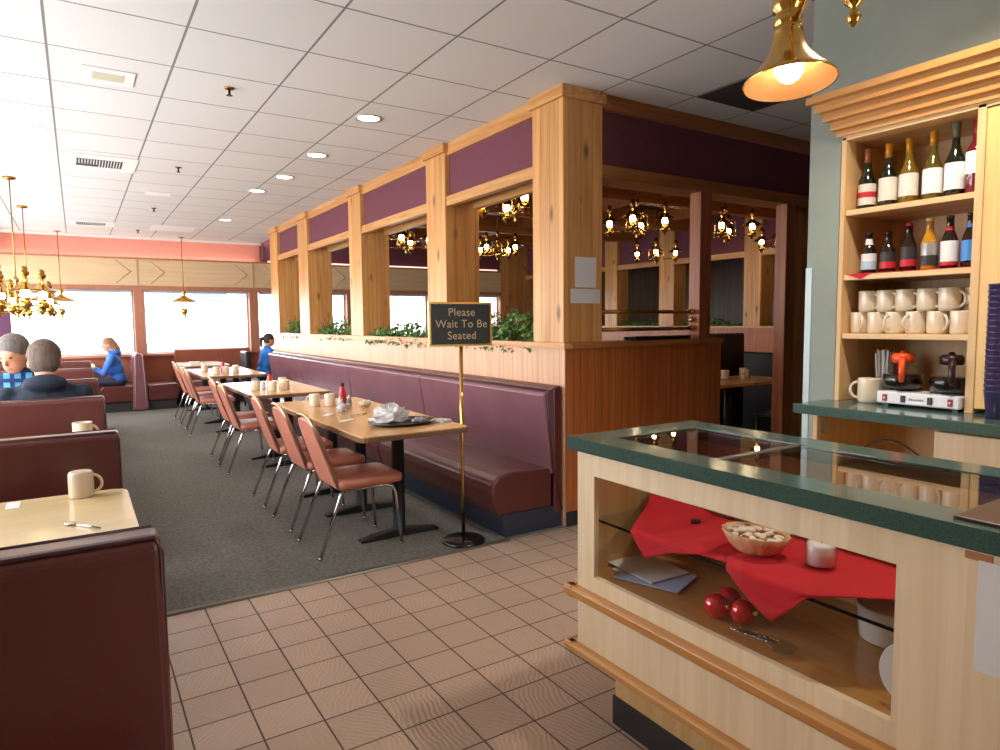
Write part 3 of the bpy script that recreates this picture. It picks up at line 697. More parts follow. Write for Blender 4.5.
# plates at the end
t = tag(MB().lathe([(.03, 0), (.05, .003), (.085, .016), (.088, .018), (.085, .019), (.05, .006), (.001, .005)], seg=36, mtx=Matrix.Translation((1.50, .685, .603)) @ Matrix.Rotation(-1.4, 4, 'Y') @ Matrix.Scale(.78, 4)).build('white_plate', mat('grey_china', (200, 198, 194), .15)), 'white plate standing on edge at the counter-side end of the case', 'plate')
tag(MB().lathe([(.05, 0), (.07, .01), (.078, .09), (.08, .1), (.076, .1), (.07, .015), (.001, .01)], c=(1.76, .87, .531), seg=32).build('white_crock', mat('white_china', (232, 230, 226), .15)), 'white crock under the glass shelf at the plate end of the case', 'crock')

# ------------------------------------------------------------------ partition: low walls, ledge, posts, headers
XP = 2.70; YP = 3.44; PD = .32
ZL = 1.215
struct(bx(((XP, YP+.0, .0), (XP+PD, 11.04, ZL-.02))).build('wall_partition', BEAD_L))
struct(bx(((XP+.004, YP-.004, 0), (XP+.12, YP+.003, ZL-.02)), ((XP+.12, YP-.004, 0), (4.24, YP+.12, ZL-.02))).build('wall_partition_side', BEAD_R))
struct(bx(((XP-.02, YP-.02, ZL-.02), (XP+.05, 11.06, ZL+.02)), ((XP+PD-.05, YP+.3, ZL-.02), (XP+PD+.02, 11.06, ZL+.02))).build('trim_40', PINE_H))
struct(bx(((XP+.05, YP-.02, ZL-.02), (4.25, YP+.14, ZL+.02))).build('trim_41', PINE_X))
struct(bx(((XP+.004, YP-.012, 0), (4.25, YP-.004, .1)), ((4.24, YP-.012, 0), (4.252, YP+.12, .1))).build('baseboard_partition', KICKD))
struct(bx(((5.17, YP+.08, 0), (12.0, YP+.18, 2.33))).build('wall_partition_far', PINE))
posts = [(3.47, 3.78), (5.058, 5.415), (7.04, 7.42), (9.04, 9.49), (10.63, 11.07)]
plab = ['broad knotty pine corner post carrying two white notices', 'pine post behind the welcome sign in the window-side partition', 'middle pine post of the window-side partition', 'pine post of the window-side partition beside the second ivy', 'slim pine end post of the partition closest to the far windows']
for (a, b), lb in zip(posts, plab):
    if a < 3.5: a = YP
    p = thing('pine_post', lb, 'post', (XP, a, ZL+.02), 'pine posts of the window-side partition')
    MB().box((XP-.012, a, ZL+.02), (XP+PD, b, CH-.075)).build('shaft', PINE, p, .004)
    MB().box((XP-.035, a-.022, CH-.075), (XP+PD+.02, b+.022, CH)).build('cap', PINE_H, p, .004)
# headers along the windows side
for i, (a, b) in enumerate( [(3.78, 5.058), (5.415, 7.04), (7.42, 9.04), (9.49, 10.63)]):
    hd = MB(); rl = MB(); tr = MB()
    hd.box((XP+.035, a, 2.43), (XP+.06, b, CH-.10)); hd.box((XP+PD-.06, a, 2.43), (XP+PD-.035, b, CH+.25))
    tr.box((XP+.012, a, CH-.10), (XP+.06, b, CH)); rl.box((XP+.0, a, 2.36), (XP+.06, b, 2.44)); rl.box((XP+PD-.06, a, 2.36), (XP+PD, b, 2.43))
    struct(hd.build('wall_header_fabric', MAROON)); struct(tr.build('trim_%d' % (60+i), PINE_H)); struct(rl.build('trim_%d' % (65+i), PINE_H))
    struct(MB().box((XP+.06, a, 2.5), (XP+PD-.06, b, 2.52)).build('trim_%d' % (70+i), mat('header_hollow_shade', (20, 18, 18), .7)))  # near-black sheet puts the shade of the hollow header into colour
# side facing the till
struct(bx(((XP+PD, YP+.03, 2.42), (12.0, YP+.06, CH-.1)), ((XP+PD, YP+.2, 2.42), (12.0, YP+.22, 3.12))).build('wall_header_side', MAROON))
struct(bx(((XP+PD, YP, CH-.09), (12.0, YP+.06, CH)), ((XP+PD, YP, 2.335), (12.0, YP+.22, 2.42))).build('trim_45', PINE_X))
for (xa, xb, z0, lb) in [(3.985, 4.11, ZL+.02, 'reddish square pine post with brass rail balls beside the service gap'), (5.04, 5.16, 0, 'full-height pine post at the service gap beside the green wall')]:
    p = MB().box((xa, YP-.005, z0), (xb, YP+.10, 2.335)).build('square_post', PINE_D, None, .004); tag(p, lb, 'post')
# brass rails
t = thing('brass_rail', 'double brass bar rail on the beadboard ledge between two pine posts', 'rail', (3.5, YP+.05, ZL+.02))
for z in (1.315, 1.44):
    MB().tube([(XP+PD, YP+.05, z), (3.985, YP+.05, z)], .014, 10).build('bar', BRASS_D, t)
    for x in (XP+PD+.012, 3.965):
        MB().ball((x, YP+.05, z), .024, 14).build('ball_fitting', BRASS, t)
MB().ball((3.965, YP+.05, 1.38), .022, 14).build('ball_fitting', BRASS, t)
t = thing('serving_tray', 'flat black tray with a steel rim lying on the beadboard ledge', 'tray', (3.6, YP+.06, ZL+.021))
rbox('tray', (3.33, YP+.0, ZL+.022), (3.9, YP+.12, ZL+.045), BLACKM, t, .004); rbox('rim', (3.32, YP-.005, ZL+.045), (3.91, YP+.125, ZL+.05), STEEL, t, .002)
# notices on corner post
tag(MB().box((2.785, YP-.0015, 1.60), (2.966, YP-.0003, 1.80)).build('wall_notice', PAPER), 'upright white sheet pinned to the knotty corner post', 'notice')
tag(MB().box((2.745, YP-.0035, 1.495), (3.0, YP-.002, 1.59)).build('wall_notice', PAPER), 'wide white card pinned below the upright sheet on the corner post', 'notice')

# inner partition at x = 9
XI = 9.0
struct(MB().box((XI, 3.56, 0), (XI+.3, 13.0, 1.24)).build('wall_inner_partition', BEAD_R))
struct(MB().box((XI-.03, 3.56, 1.24), (XI+.33, 13.0, 1.27)).build('trim_50', PINE_H))
ip = [(3.7, 4.1), (5.15, 5.5), (6.55, 6.86), (8.33, 8.68), (9.8, 10.15), (11.3, 11.7)]
iw = ['first', 'second', 'third', 'fourth', 'fifth', 'sixth']
for k, (a, b) in enumerate(ip):
    o = MB().box((XI-.015, a, 1.27), (XI+.29, b, 3.11)).build('inner_post', PINE, None, .004)
    tag(o, '%s pine post of the inner booth-room partition counted from the till side' % iw[k], 'post', 'pine posts of the inner partition')
struct(bx(((XI+.05, 3.56, 2.4), (XI+.08, 13.0, 3.12))).build('wall_inner_header', MAROON))
struct(bx(((XI+.0, 3.56, 2.36), (XI+.085, 13.0, 2.45))).build('trim_51', PINE_H))
tag(rbox('picture_frame', (8.98+.42, 12.95, 1.25), (10.3, 12.978, 1.95), mat('yellow_print', (196, 170, 110), .6), None, .003), 'pale yellow framed print on the pine wall beyond the inner partition', 'picture')

# ------------------------------------------------------------------ bench along the partition
bn = thing('banquette_bench', 'long vinyl bench, its back coloured with plum sky sheen, running along the window-side partition', 'bench', (2.45, 3.48, 0))
BY1 = 10.9
def seat_prof(): return [(2.20, .14), (2.62, .14), (2.62, .40), (2.30, .415), (2.20, .40), (2.155, .365), (2.145, .30), (2.17, .2)]
seams = [3.475, 5.35, 7.22, 9.1, BY1]
for a, b in zip(seams, seams[1:]):
    MB().prism(seat_prof(), 1, a+.004, b-.004, smooth=False).build('seat_cushion', VINYL, bn, .018, 3)
    MB().prism([(2.60, .36), (2.675, .36), (2.675, .93), (2.60, .93), (2.555, .90), (2.565, .80), (2.60, .55)], 1, a+.004, b-.004).build('back_cushion', VINYL_P, bn, .014, 3)
MB().prism([(2.63, .1), (2.695, .1), (2.695, .93), (2.68, .955), (2.63, .94)], 1, 3.468, BY1).build('back_frame', VINYL, bn, .008)
MB().prism([(2.24, .0), (2.69, .0), (2.69, .15), (2.22, .15)], 1, 3.47, BY1).build('kick_base', KICK, bn)
MB().tube([(2.69, 3.466, .12), (2.62, 3.466, .42), (2.575, 3.466, .88), (2.60, 3.466, .925), (2.66, 3.466, .945)], .005, 6).build('end_piping', PIPING, bn)
MB().tube([(2.575, 3.48, .925), (2.575, BY1, .925)], .006, 6).build('top_piping', PIPING, bn)

# ------------------------------------------------------------------ booths at the aisle
def booth_back(x0, x1, y, label, seats=(1, 1), zt=.93):
    t = thing('booth_bench', label, 'booth bench', ((x0+x1)/2, y, 0), 'double booth benches along the aisle')
    hw = .075
    prof = [(y-hw-.02, .02), (y+hw+.02, .02), (y+hw+.015, .45), (y+hw-.01, zt-.02), (y+hw-.035, zt), (y-hw+.035, zt), (y-hw+.01, zt-.02), (y-hw-.015, .45)]
    MB().prism(prof, 0, x0, x1).build('backrest', VINYL, t, .018, 3)
    for sx in (x1,):
        MB().tube([(sx-.004, y-hw+.012, .05), (sx-.004, y-hw+.016, zt-.03), (sx-.012, y-hw+.03, zt-.004), (x0+.01, y-hw+.03, zt-.004)], .0065, 6).build('piping', PIPING, t)
        MB().tube([(sx-.004, y+hw-.012, .05), (sx-.004, y+hw-.016, zt-.03), (sx-.012, y+hw-.03, zt-.004), (x0+.01, y+hw-.03, zt-.004)], .0065, 6).build('piping', PIPING, t)
    for s, on in zip((-1, 1), seats):
        if not on: continue
        ya, yb = y+s*(hw+.0), y+s*(hw+.46)
        MB().prism([(ya, .16), (yb-s*.04, .16), (yb, .24), (yb, .38), (yb-s*.04, .43), (ya, .41)], 0, x0+.01, x1-.03).build('seat', VINYL, t, .015, 3)
        MB().box((x0+.02, ya, 0), (x1-.06, yb-s*.06, .16)).build('kick_base', KICKD, t)
    return t
BX0, BX1 = -1.35, .13
bl = ['booth bench in front, seen from behind with no seat showing', 'booth bench with the pale table and upright mug before it', 'booth bench the person in the black hoodie leans against', 'booth bench facing the two seated diners across their table', 'booth bench just past the diners, topmost of the stepped backs', 'booth bench closest to the window-side booths']
for i, y in enumerate((1.61, 3.27, 4.93, 6.6, 8.25, 9.9)):
    booth_back(BX0, BX1, y, bl[i])
def booth_table(y, label, m=TABLETOP_L):
    t = thing('booth_table', label, 'table', (-.55, y, 0), 'booth tables')
    x0, x1, ya, yb, r = -1.38, .135, y-.33, y+.33, .05
    pts = [(x0, ya), (x1-r, ya), (x1-r*.3, ya+r*.3), (x1, ya+r), (x1, yb-r), (x1-r*.3, yb-r*.3), (x1-r, yb), (x0, yb)]
    MB().prism(pts, 2, .715, .75).build('tabletop', m, t, .004)
    MB().lathe([(.04, 0), (.04, .7)], c=(-.6, y, .012), seg=16).build('pedestal', BLACKM, t)
    bx(((-.9, y-.04, .001), (-.3, y+.04, .03))).build('foot_bar', BLACKM, t)
for y, lb in ((2.60, 'cream laminate booth table holding an upturned mug and a spoon'), (4.12, 'booth table hidden behind the second booth back with one mug'), (5.78, 'booth table in front of the two seated diners'), (7.42, 'booth table beyond the diners'), (9.08, 'booth table two booths beyond the diners')):
    booth_table(y, lb)
o = dup(mug, (-.015, 2.86, .7505), .1, 'cream mug standing at the far edge of the pale booth table'); o.rotation_euler = (PI, 0, -.2); o.location.z = .7505+.095
o = dup(mug, (.0, 4.05, .7505), .3, 'cream mug peeking over the second booth back'); o.scale = (1.1, 1.1, 1.35)
def spoon(x, y, z, rz, lb, L=.16, nm='spoon'):
    T = Matrix.Translation((x, y, z)) @ Matrix.Rotation(rz, 4, 'Z')
    m = MB().tube([(0, 0, .004), (L*.3, 0, .006), (L*.62, 0, .003), (L*.7, 0, .003)], [.004, .0035, .002, .003], 6, mtx=T)
    m.ball((L*.84, 0, .005), (L*.16, .014, .004), 12, mtx=T)
    o = m.build(nm, CHROME); tag(o, lb, 'spoon'); return o
spoon(.03, 2.36, .7505, 2.2, 'steel spoon lying on the pale booth table')
tag(MB().box((-.24, 2.80, .7503), (-.20, 2.9, .752)).build('paper_napkin', PAPER), 'white paper napkin corner at the edge of the pale booth table', 'napkin')

# window booth (double back at x = .8) and corner banquette
t = thing('window_booth_bench', 'double booth bench end-on by the windows, with the person in blue seated on it', 'booth bench', (.8, 12.4, 0))
MB().prism([(.70, .02), (.93, .02), (.91, .5), (.875, .90), (.845, .93), (.785, .93), (.755, .90), (.72, .5)], 1, 12.0, 12.93).build('backrest', VINYL_P, t, .015, 3)
MB().prism([(.28, .16), (.72, .16), (.72, .41), (.30, .42), (.26, .36)], 1, 12.02, 12.93).build('seat', VINYL, t, .015, 3)
MB().prism([(.93, .16), (1.36, .16), (1.40, .36), (1.36, .42), (.93, .41)], 1, 12.02, 12.93).build('seat', VINYL, t, .015, 3)
MB().box((.32, 12.06, 0), (1.34, 12.93, .16)).build('kick_base', KICKD, t)
MB().tube([(.735, 12.0, .06), (.765, 12.0, .90), (.80, 12.0, .93), (.83, 12.0, .93), (.865, 12.0, .90), (.90, 12.0, .06)], .006, 6).build('piping', mat('pale_piping', (190, 160, 150), .4), t)
t = thing('window_booth_table', 'booth table by the window in front of the person in blue', 'table', (-.1, 12.45, 0))
MB().box((-.45, 12.05, .715), (.22, 12.9, .75)).build('tabletop', TABLETOP_L, t, .01)
MB().lathe([(.04, 0), (.04, .7)], c=(-.1, 12.5, .012), seg=12).build('pedestal', BLACKM, t)
t = thing('window_booth_bench', 'booth bench under the window across from the person in blue', 'booth bench', (-.9, 12.4, 0))
MB().prism([(-1.30, .02), (-1.0, .02), (-1.03, .93), (-1.1, .93)], 1, 12.0, 12.9).build('backrest', VINYL_P, t, .015, 3)
MB().prism([(-1.0, .1), (-.55, .1), (-.55, .38), (-.6, .42), (-1.0, .41)], 1, 12.02, 12.9).build('seat', VINYL, t, .015, 3)
t = thing('corner_banquette', 'brown banquette with a rounded corner running below the window behind the tables', 'bench', (2.0, 12.7, 0))
WR = mat('tan_brown_vinyl', (150, 84, 58), .35)
MB().prism([(12.80, .3), (12.93, .3), (12.93, .95), (12.86, .96), (12.80, .93)], 0, 1.42, 2.68).build('backrest', WR, t, .02, 3)
MB().prism([(12.3, .12), (12.8, .12), (12.8, .41), (12.34, .42), (12.3, .37)], 0, 1.42, 2.68).build('seat', VINYL_P, t, .02, 3)
MB().box((1.42, 12.36, 0), (2.66, 12.9, .12)).build('kick_base', KICKD, t)

# ------------------------------------------------------------------ dining tables and chairs
def dining_table(x0, x1, y0, y1, bases, label, m=TABLETOP):
    t = thing('dining_table', label, 'table', ((x0+x1)/2, (y0+y1)/2, 0), 'laminate tables beside the bench')
    r = .06; pts = []
    for cx, cy, a0 in ((x1-r, y0+r, -90), (x1-r, y1-r, 0), (x0+r, y1-r, 90), (x0+r, y0+r, 180)):
        for k in range(5):
            a = math.radians(a0+k*22.5); pts.append((cx+r*math.cos(a), cy+r*math.sin(a)))
    MB().prism(pts, 2, .722, .75).build('tabletop', m, t, .002)
    MB().prism([((p[0]-(x0+x1)/2)*1.004+(x0+x1)/2, (p[1]-(y0+y1)/2)*1.0015+(y0+y1)/2) for p in pts], 2, .716, .742).build('edge_band', mat('bronze_edge', (120, 92, 66), .3), t)
    xc = 1.70
    for y in bases:
        MB().lathe([(.045, .03), (.04, .04), (.04, .70), (.09, .705), (.09, .717)], c=(xc, y, 0), seg=16).build('pedestal', BLACKM, t)
        f = MB()
        for sx in (-1, 1):
            f.prism([(xc, .006), (xc+sx*.27, .006), (xc+sx*.27, .02), (xc+sx*.05, .055), (xc, .055)], 1, y-.032, y+.032)
        f.build('foot_bar', BLACKM, t, .004)
    return t
dining_table(1.29, 1.98, 3.44, 5.41, (3.9, 4.57, 5.2), 'long wood-grain table closest to the sign, set with tray and ketchup')
dining_table(1.27, 1.98, 6.05, 7.55, (6.5, 6.97), 'second wood-grain table along the bench')
dining_table(1.26, 2.02, 8.65, 10.3, (9.0, 9.9), 'third wood-grain table along the bench')
dining_table(1.35, 2.0, 10.95, 12.2, (11.5,), 'small table in front of the brown corner banquette')

def make_chair():
    t = bpy.data.objects.new('dining_chair', None); t.empty_display_size = .1; col_link(t)
    t['category'] = 'chair'; t['group'] = 'salmon vinyl chairs at the wood-grain tables'
    # seat cushion, rounded in plan
    pts = []
    for cx, cy, a0 in ((.50, -.15, -90), (.50, .15, 0), (.17, .16, 90), (.17, -.16, 180)):
        for k in range(4):
            a = math.radians(a0+k*30); pts.append((cx+.05*math.cos(a), cy+.05*math.sin(a)))
    s = MB()
    n = len(pts); vs = []
    cx0, cy0 = .335, 0
    for sc, z in ((.9, .39), (.98, .396), (1.0, .418), (.98, .440), (.9, .450), (.6, .456), (.001, .458)):
        for p in pts: vs.append((cx0+(p[0]-cx0)*sc, cy0+(p[1]-cy0)*sc, z))
    fs = [tuple(range(n))[::-1]]
    for j in range(6):
        for i in range(n): fs.append((j*n+i, j*n+(i+1) % n, (j+1)*n+(i+1) % n, (j+1)*n+i))
    s.add(vs, fs, True); s.build('seat', SALMON, t)
    # back pad, slanted slab with rounded top
    T = Matrix.Translation((.13, 0, .425)) @ Matrix.Rotation(math.radians(-19), 4, 'Y')
    out = [(-.162, .0), (.162, .0), (.145, .30), (.132, .37), (.10, .40), (.05, .412), (-.05, .412), (-.10, .40), (-.132, .37), (-.145, .30)]
    b = MB().prism(out, 0, -.016, .016, mtx=T); b.build('backrest', SALMON, t, .009, 3)
    fr = [(-.175, -.03), (-.175, .15), (-.16, .30), (-.146, .38), (-.112, .418), (-.05, .435), (.05, .435), (.112, .418), (.146, .38), (.16, .30), (.175, .15), (.175, -.03)]
    MB().tube([T @ Vector((-.006, p[0], p[1])) for p in fr], .010, 8).build('back_frame', BRONZE, t)
    for sy in (-1, 1):
        MB().tube([(.0, sy*.205, .012), (.14, sy*.185, .36), (.16, sy*.18, .382)], .0105, 8).ball((.0, sy*.205, .009), .013, 8).build('leg', CHROME, t)
        MB().tube([(.515, sy*.205, .012), (.49, sy*.19, .33), (.47, sy*.185, .372), (.43, sy*.18, .384), (.16, sy*.18, .384)], .0105, 8).ball((.515, sy*.205, .009), .013, 8).build('leg', CHROME, t)
    MB().tube([(.16, -.18, .384), (.16, .18, .384)], .008, 6).build('cross_bar', BRONZE, t)
    return t
chair = make_chair()
cl = ['salmon vinyl chair closest to the sign at the long table', 'middle salmon vinyl chair of three at the long table with the tray', 'salmon vinyl chair at the long table beside the second table', 'salmon vinyl chair at the second table, nearer the sign', 'salmon vinyl chair at the second table, nearer the windows', 'salmon vinyl chair at the third table, first of the three', 'salmon vinyl chair at the third table, middle of three', 'salmon vinyl chair at the third table closest to the windows']
for (y, dx), lb in zip(((3.95, 0), (4.58, 0), (5.27, 0), (6.60, -.02), (7.20, 0), (9.1, .0), (9.72, .02), (10.55, .04)), cl):
    dup(chair, (1.122+dx, y-.02, .004), random.uniform(-.03, .03), lb)

# table-top items ------------------------------------------------------
def ketchup(x, y, lb):
    t = thing('ketchup_bottle', lb, 'ketchup bottle', (x, y, .7503), 'ketchup bottles on the tables')
    T = Matrix.Translation((x, y, .7503))
    MB().lathe([(.028, 0), (.031, .005), (.031, .06), (.028, .09), (.016, .13), (.013, .15)], seg=16, mtx=T).build('bottle', mat('ketchup_red', (196, 40, 44), .25), t)
    MB().lathe([(.016, .148), (.016, .168), (.01, .172)], seg=12, mtx=T).build('cap', mat('dark_cap', (40, 36, 40), .4), t)
ketchup(1.70, 4.93, 'red ketchup bottle with dark cap on the long table near the sign')
ketchup(1.56, 6.62, 'red ketchup bottle on the second table'); ketchup(1.60, 9.3, 'red ketchup bottle on the third table')
ketchup(-.25, 9.1, 'red ketchup bottle on a booth table between the diners and the windows')
for (x, y, rz, lb) in [(1.50, 4.98, 2.5, 'upturned cream mug on the long table closest to its aisle edge'), (1.60, 4.93, 1.5, 'upturned cream mug beside the ketchup on the long table'), (1.40, 6.5, 1, 'cream mug near the aisle edge of the second table'), (1.52, 6.36, 2, 'cream mug at the sign side of the second table'), (1.66, 6.45, 2, 'cream mug beside the ketchup on the second table'), (1.70, 6.7, 1, 'cream mug toward the bench on the second table'), (1.46, 8.95, 2, 'cream mug near the aisle on the third table'), (1.58, 9.0, 2, 'cream mug in the middle of the third table'), (1.72, 9.1, 1, 'cream mug by the bench side of the third table'), (1.42, 9.6, 1, 'cream mug toward the windows on the third table')]:
    o = dup(mug, (x, y, .7505+.095), rz, lb); o.rotation_euler = (PI, 0, rz); o['group'] = 'mugs on the wood-grain tables'
def shaker(x, y, lb, m):
    t = thing('salt_shaker', lb, 'shaker', (x, y, .7503), 'shakers on the tables')
    MB().lathe([(.02, 0), (.022, .004), (.018, .045), (.016, .055)], c=(x, y, .7503), seg=12).build('jar', m, t)
    MB().lathe([(.017, .055), (.017, .066), (.008, .074)], c=(x, y, .7503), seg=12).build('cap', CHROME, t)
shk = mat('white_salt', (220, 220, 226), .3); pep = mat('pepper_grey', (120, 116, 112), .4)
shaker(1.66, 4.86, 'salt shaker in front of the ketchup on the long table', shk); shaker(1.72, 4.84, 'pepper shaker beside the salt on the long table', pep)
shaker(1.50, 6.62, 'salt shaker beside the ketchup on the second table', shk); shaker(1.50, 9.3, 'salt shaker beside the ketchup on the third table', shk)
t = thing('condiment_caddy', 'wire caddy of blue and white jam packets on the long table', 'caddy', (1.63, 4.70, .7503))
cb = MB()
for k in range(14): cb.box((-.012, -.012, 0), (.012, .012, .008), mtx=Matrix.Translation((1.63+random.uniform(-.035, .035), 4.70+random.uniform(-.035, .035), .757+random.random()*.028)) @ Matrix.Rotation(random.random()*3, 4, 'Z') @ Matrix.Rotation(random.uniform(-.6, .6), 4, 'X'))
cb.build('jam_packets', mat('packet_foil', (190, 200, 220), .3, noise=((80, 80, 80), .3, 0)), t)['kind'] = 'stuff'
MB().tube([(1.63+.052*math.cos(a), 4.70+.052*math.sin(a), .775) for a in [k*PI/8 for k in range(16)]], .002, 5, closed=True).build('rim', CHROME, t)
MB().lathe([(.05, 0), (.052, .004)], c=(1.63, 4.70, .7505), seg=20).build('base', CHROME, t)
t = thing('creamer_bowl', 'small white bowl heaped with creamers on the long table', 'bowl', (1.80, 4.72, .7503))
MB().lathe([(.025, 0), (.045, .02), (.05, .036), (.046, .036), (.04, .02), (.001, .012)], c=(1.80, 4.72, .7503), seg=20).build('bowl', CERAMIC, t)
cb = MB()
for k in range(9): cb.ball((1.80+random.uniform(-.025, .025), 4.72+random.uniform(-.025, .025), .783+random.random()*.012), (.012, .012, .009), 8)
cb.build('creamers', mat('creamer_white', (232, 224, 206), .4), t)['kind'] = 'stuff'
t = thing('sauce_jar', 'short clear jar of white packets at the aisle side of the long table', 'jar', (1.56, 4.47, .7503))
MB().lathe([(.03, 0), (.032, .004), (.034, .06), (.031, .06), (.029, .005), (.001, .004)], c=(1.56, 4.55, .7503), seg=18).build('jar', GLASS, t)
MB().lathe([(.027, .005), (.028, .048), (.001, .052)], c=(1.56, 4.55, .7503), seg=12).build('packets', PAPER, t)
t = thing('serving_platter', 'oval dark tray with pale rim on the long table near the sign', 'tray', (1.68, 3.85, .7503))
T = Matrix.Translation((1.70, 3.80, .7503)) @ Matrix.Rotation(.15, 4, 'Z')
MB().lathe([(.16, 0), (.20, .003), (.228, .014), (.234, .017), (.222, .016), (.19, .006), (.001, .004)], seg=36, mtx=T, sx=1.0, sy=.72).build('tray', mat('black_tray', (40, 38, 42), .25, noise=((40, 40, 40), .6, 2)), t)
def crumple(name, c, r, n, m, lb, cat):
    k = MB(); rnd = random.Random(int(c[0]*1000)); seg = 18; rows = 9; vs = []
    for j in range(rows+1):
        th = PI/2*j/rows
        for i in range(seg):
            a = 2*PI*i/seg; q = 1+rnd.uniform(-.24, .2); vs.append((c[0]+r[0]*math.cos(a)*math.cos(th)*q, c[1]+r[1]*math.sin(a)*math.cos(th)*q, c[2]+max(0, r[2]*math.sin(th)*q)))
    k.add(vs, [(j*seg+i, j*seg+(i+1) % seg, (j+1)*seg+(i+1) % seg, (j+1)*seg+i) for j in range(rows) for i in range(seg)], False)
    k.f.append(tuple(range(seg))[::-1]); k.sm.append(False)
    o = k.build(name, m); tag(o, lb, cat); return o
crumple('crumpled_napkin', (1.66, 3.90, .757), (.13, .09, .10), 1, PAPER, 'big crumpled white napkin heaped on the oval tray', 'napkin')
crumple('crumpled_napkin', (1.80, 3.78, .757), (.05, .04, .025), 1, mat('foil_wrap', (170, 170, 176), .3, metal=.5), 'small grey crumpled wrapper on the oval tray', 'wrapper')
crumple('folded_napkin', (1.92, 3.72, .7505), (.075, .055, .018), 1, PAPER, 'low folded white napkin at the sign end of the long table', 'napkin')
for i, (x, y, rz, lb) in enumerate([(1.45, 4.12, .5, 'white paper sleeve of cutlery on the long table, towards the sign'), (1.43, 4.45, .9, 'white paper sleeve of cutlery beside the sauce jar'), (1.80, 5.15, .3, 'white napkin by the bench side of the long table'), (1.45, 7.2, .3, 'white paper napkin on the second table'), (1.8, 6.9, .8, 'white napkin near the bench on the second table'), (1.5, 9.9, .2, 'white paper napkin on the third table')]):
    T = Matrix.Translation((x, y, .7505)) @ Matrix.Rotation(rz, 4, 'Z')
    tag(MB().box((-.055, -.025, 0), (.055, .025, .003), mtx=T).build('paper_napkin', PAPER), lb, 'napkin', 'napkins on the wood-grain tables')
spoon(1.52, 4.28, .7505, .4, 'steel spoon on the long table between the napkins'); 
tag(MB().box((1.45, 11.15, .7503), (1.60, 11.3, .80)).build('menu_holder', WHITE), 'white menu holder on the small table by the banquette', 'menu holder')

# ------------------------------------------------------------------ welcome sign
sx_, sy_ = 1.985, 3.56
t = thing('floor_sign', 'brass floor sign on a round black base asking guests to wait to be seated', 'sign', (sx_, sy_, .004))
MB().lathe([(.135, 0), (.135, .012), (.12, .022), (.03, .03), (.012, .034)], c=(sx_, sy_, .0045), seg=40).build('base', mat('black_base', (18, 18, 20), .25), t)
MB().lathe([(.0115, .03), (.0115, 1.25)], c=(sx_, sy_, 0), seg=14).build('pole', BRASS, t)
x0, x1, z0, z1 = 1.772, 2.188, 1.232, 1.50
T = Matrix.Translation((sx_, sy_-.008, 0)) @ Matrix.Rotation(-.10, 4, 'Z') @ Matrix.Translation((-sx_, -sy_, 0))
MB().box((x0+.012, sy_-.008, z0+.012), (x1-.012, sy_+.004, z1-.012), mtx=T).build('sign_board', mat('sign_black', (22, 22, 24), .4), t)
fw = .012
MB().box((x0, sy_-.012, z0), (x1, sy_+.006, z0+fw), mtx=T).box((x0, sy_-.012, z1-fw), (x1, sy_+.006, z1), mtx=T).box((x0, sy_-.012, z0+fw), (x0+fw, sy_+.006, z1-fw), mtx=T).box((x1-fw, sy_-.012, z0+fw), (x1, sy_+.006, z1-fw), mtx=T).build('sign_frame', BRASS, t)
GOLDT = mat('gold_letters', (214, 186, 140), .4)
for body, z in (('Please', 1.437), ('Wait To Be', 1.366), ('Seated', 1.295)):
    o = text_obj('lettering', body, .068, (sx_, sy_-.018, z), (PI/2, 0, -.10), GOLDT, t, .0006, space=1.06)

# ------------------------------------------------------------------ ivy in the partition planter
def ivy(name, x, ya, yb, z0, h, n, lb, group, spread=.12, hang=True, lc=None, sz=.036):
    t = thing(name, lb, 'ivy', (x, (ya+yb)/2, z0), group)
    L = MB(); st = MB(); rnd = random.Random(int(ya*100)+int(x*10))
    for s in range(max(6, n//14)):
        y = rnd.uniform(ya+.04, yb-.04); a = rnd.uniform(0, 6.28); q = rnd.uniform(.3, 1)
        p1 = Vector((x+math.cos(a)*spread*.5*q, y+math.sin(a)*.05, z0+h*rnd.uniform(.4, .95)))
        st.tube([(x, y, z0), ((x+p1.x)/2, y, z0+h*.4), p1], .002, 4)
    for k in range(n):
        y = rnd.uniform(ya, yb); env = math.sin(PI*min(1, max(0, (y-ya)/(yb-ya))))**.5*(.65+.35*math.sin(y*9+x))
        z = z0+h*env*rnd.random()**.7; xx = x+rnd.uniform(-spread, spread)
        if hang and rnd.random() < .13: xx = x-spread-rnd.random()*.03; z = z0-rnd.random()*.07
        s = sz*rnd.uniform(.6, 1.25)
        T = Matrix.Translation((xx, y, z)) @ Matrix.Rotation(rnd.uniform(0, 6.28), 4, 'Z') @ Matrix.Rotation(rnd.uniform(-.3, 1.3), 4, 'Y') @ Matrix.Rotation(rnd.uniform(-.5, .5), 4, 'X')
        L.add([(0, 0, 0), (s*.35, -s*.62, -.003), (s*.65, -s*.35, .002), (s*1.25, 0, -.004), (s*.65, s*.35, .002), (s*.35, s*.62, -.003), (s*.4, 0, .005)], [(0, 1, 6), (1, 2, 6), (2, 3, 6), (3, 4, 6), (4, 5, 6), (5, 0, 6)], False, T)
    st.tube([(x, ya+.03, z0+.002), (x, yb-.03, z0+.002)], .004, 5)
    L.build('foliage', LEAF, t); st.build('stems', STEM, t)
ivy('ivy_plant', XP+.15, 3.82, 4.95, ZL+.02, .30, 1000, 'tall leafy ivy in the planter behind the welcome sign', 'ivy in the window-side planter')
ivy('ivy_plant', XP+.13, 5.45, 6.95, ZL+.02, .17, 800, 'ivy trailing over the planter edge beside the sign', 'ivy in the window-side planter')
ivy('ivy_plant', XP+.15, 7.45, 8.95, ZL+.02, .25, 800, 'bushy ivy in the planter at the middle partition opening', 'ivy in the window-side planter')
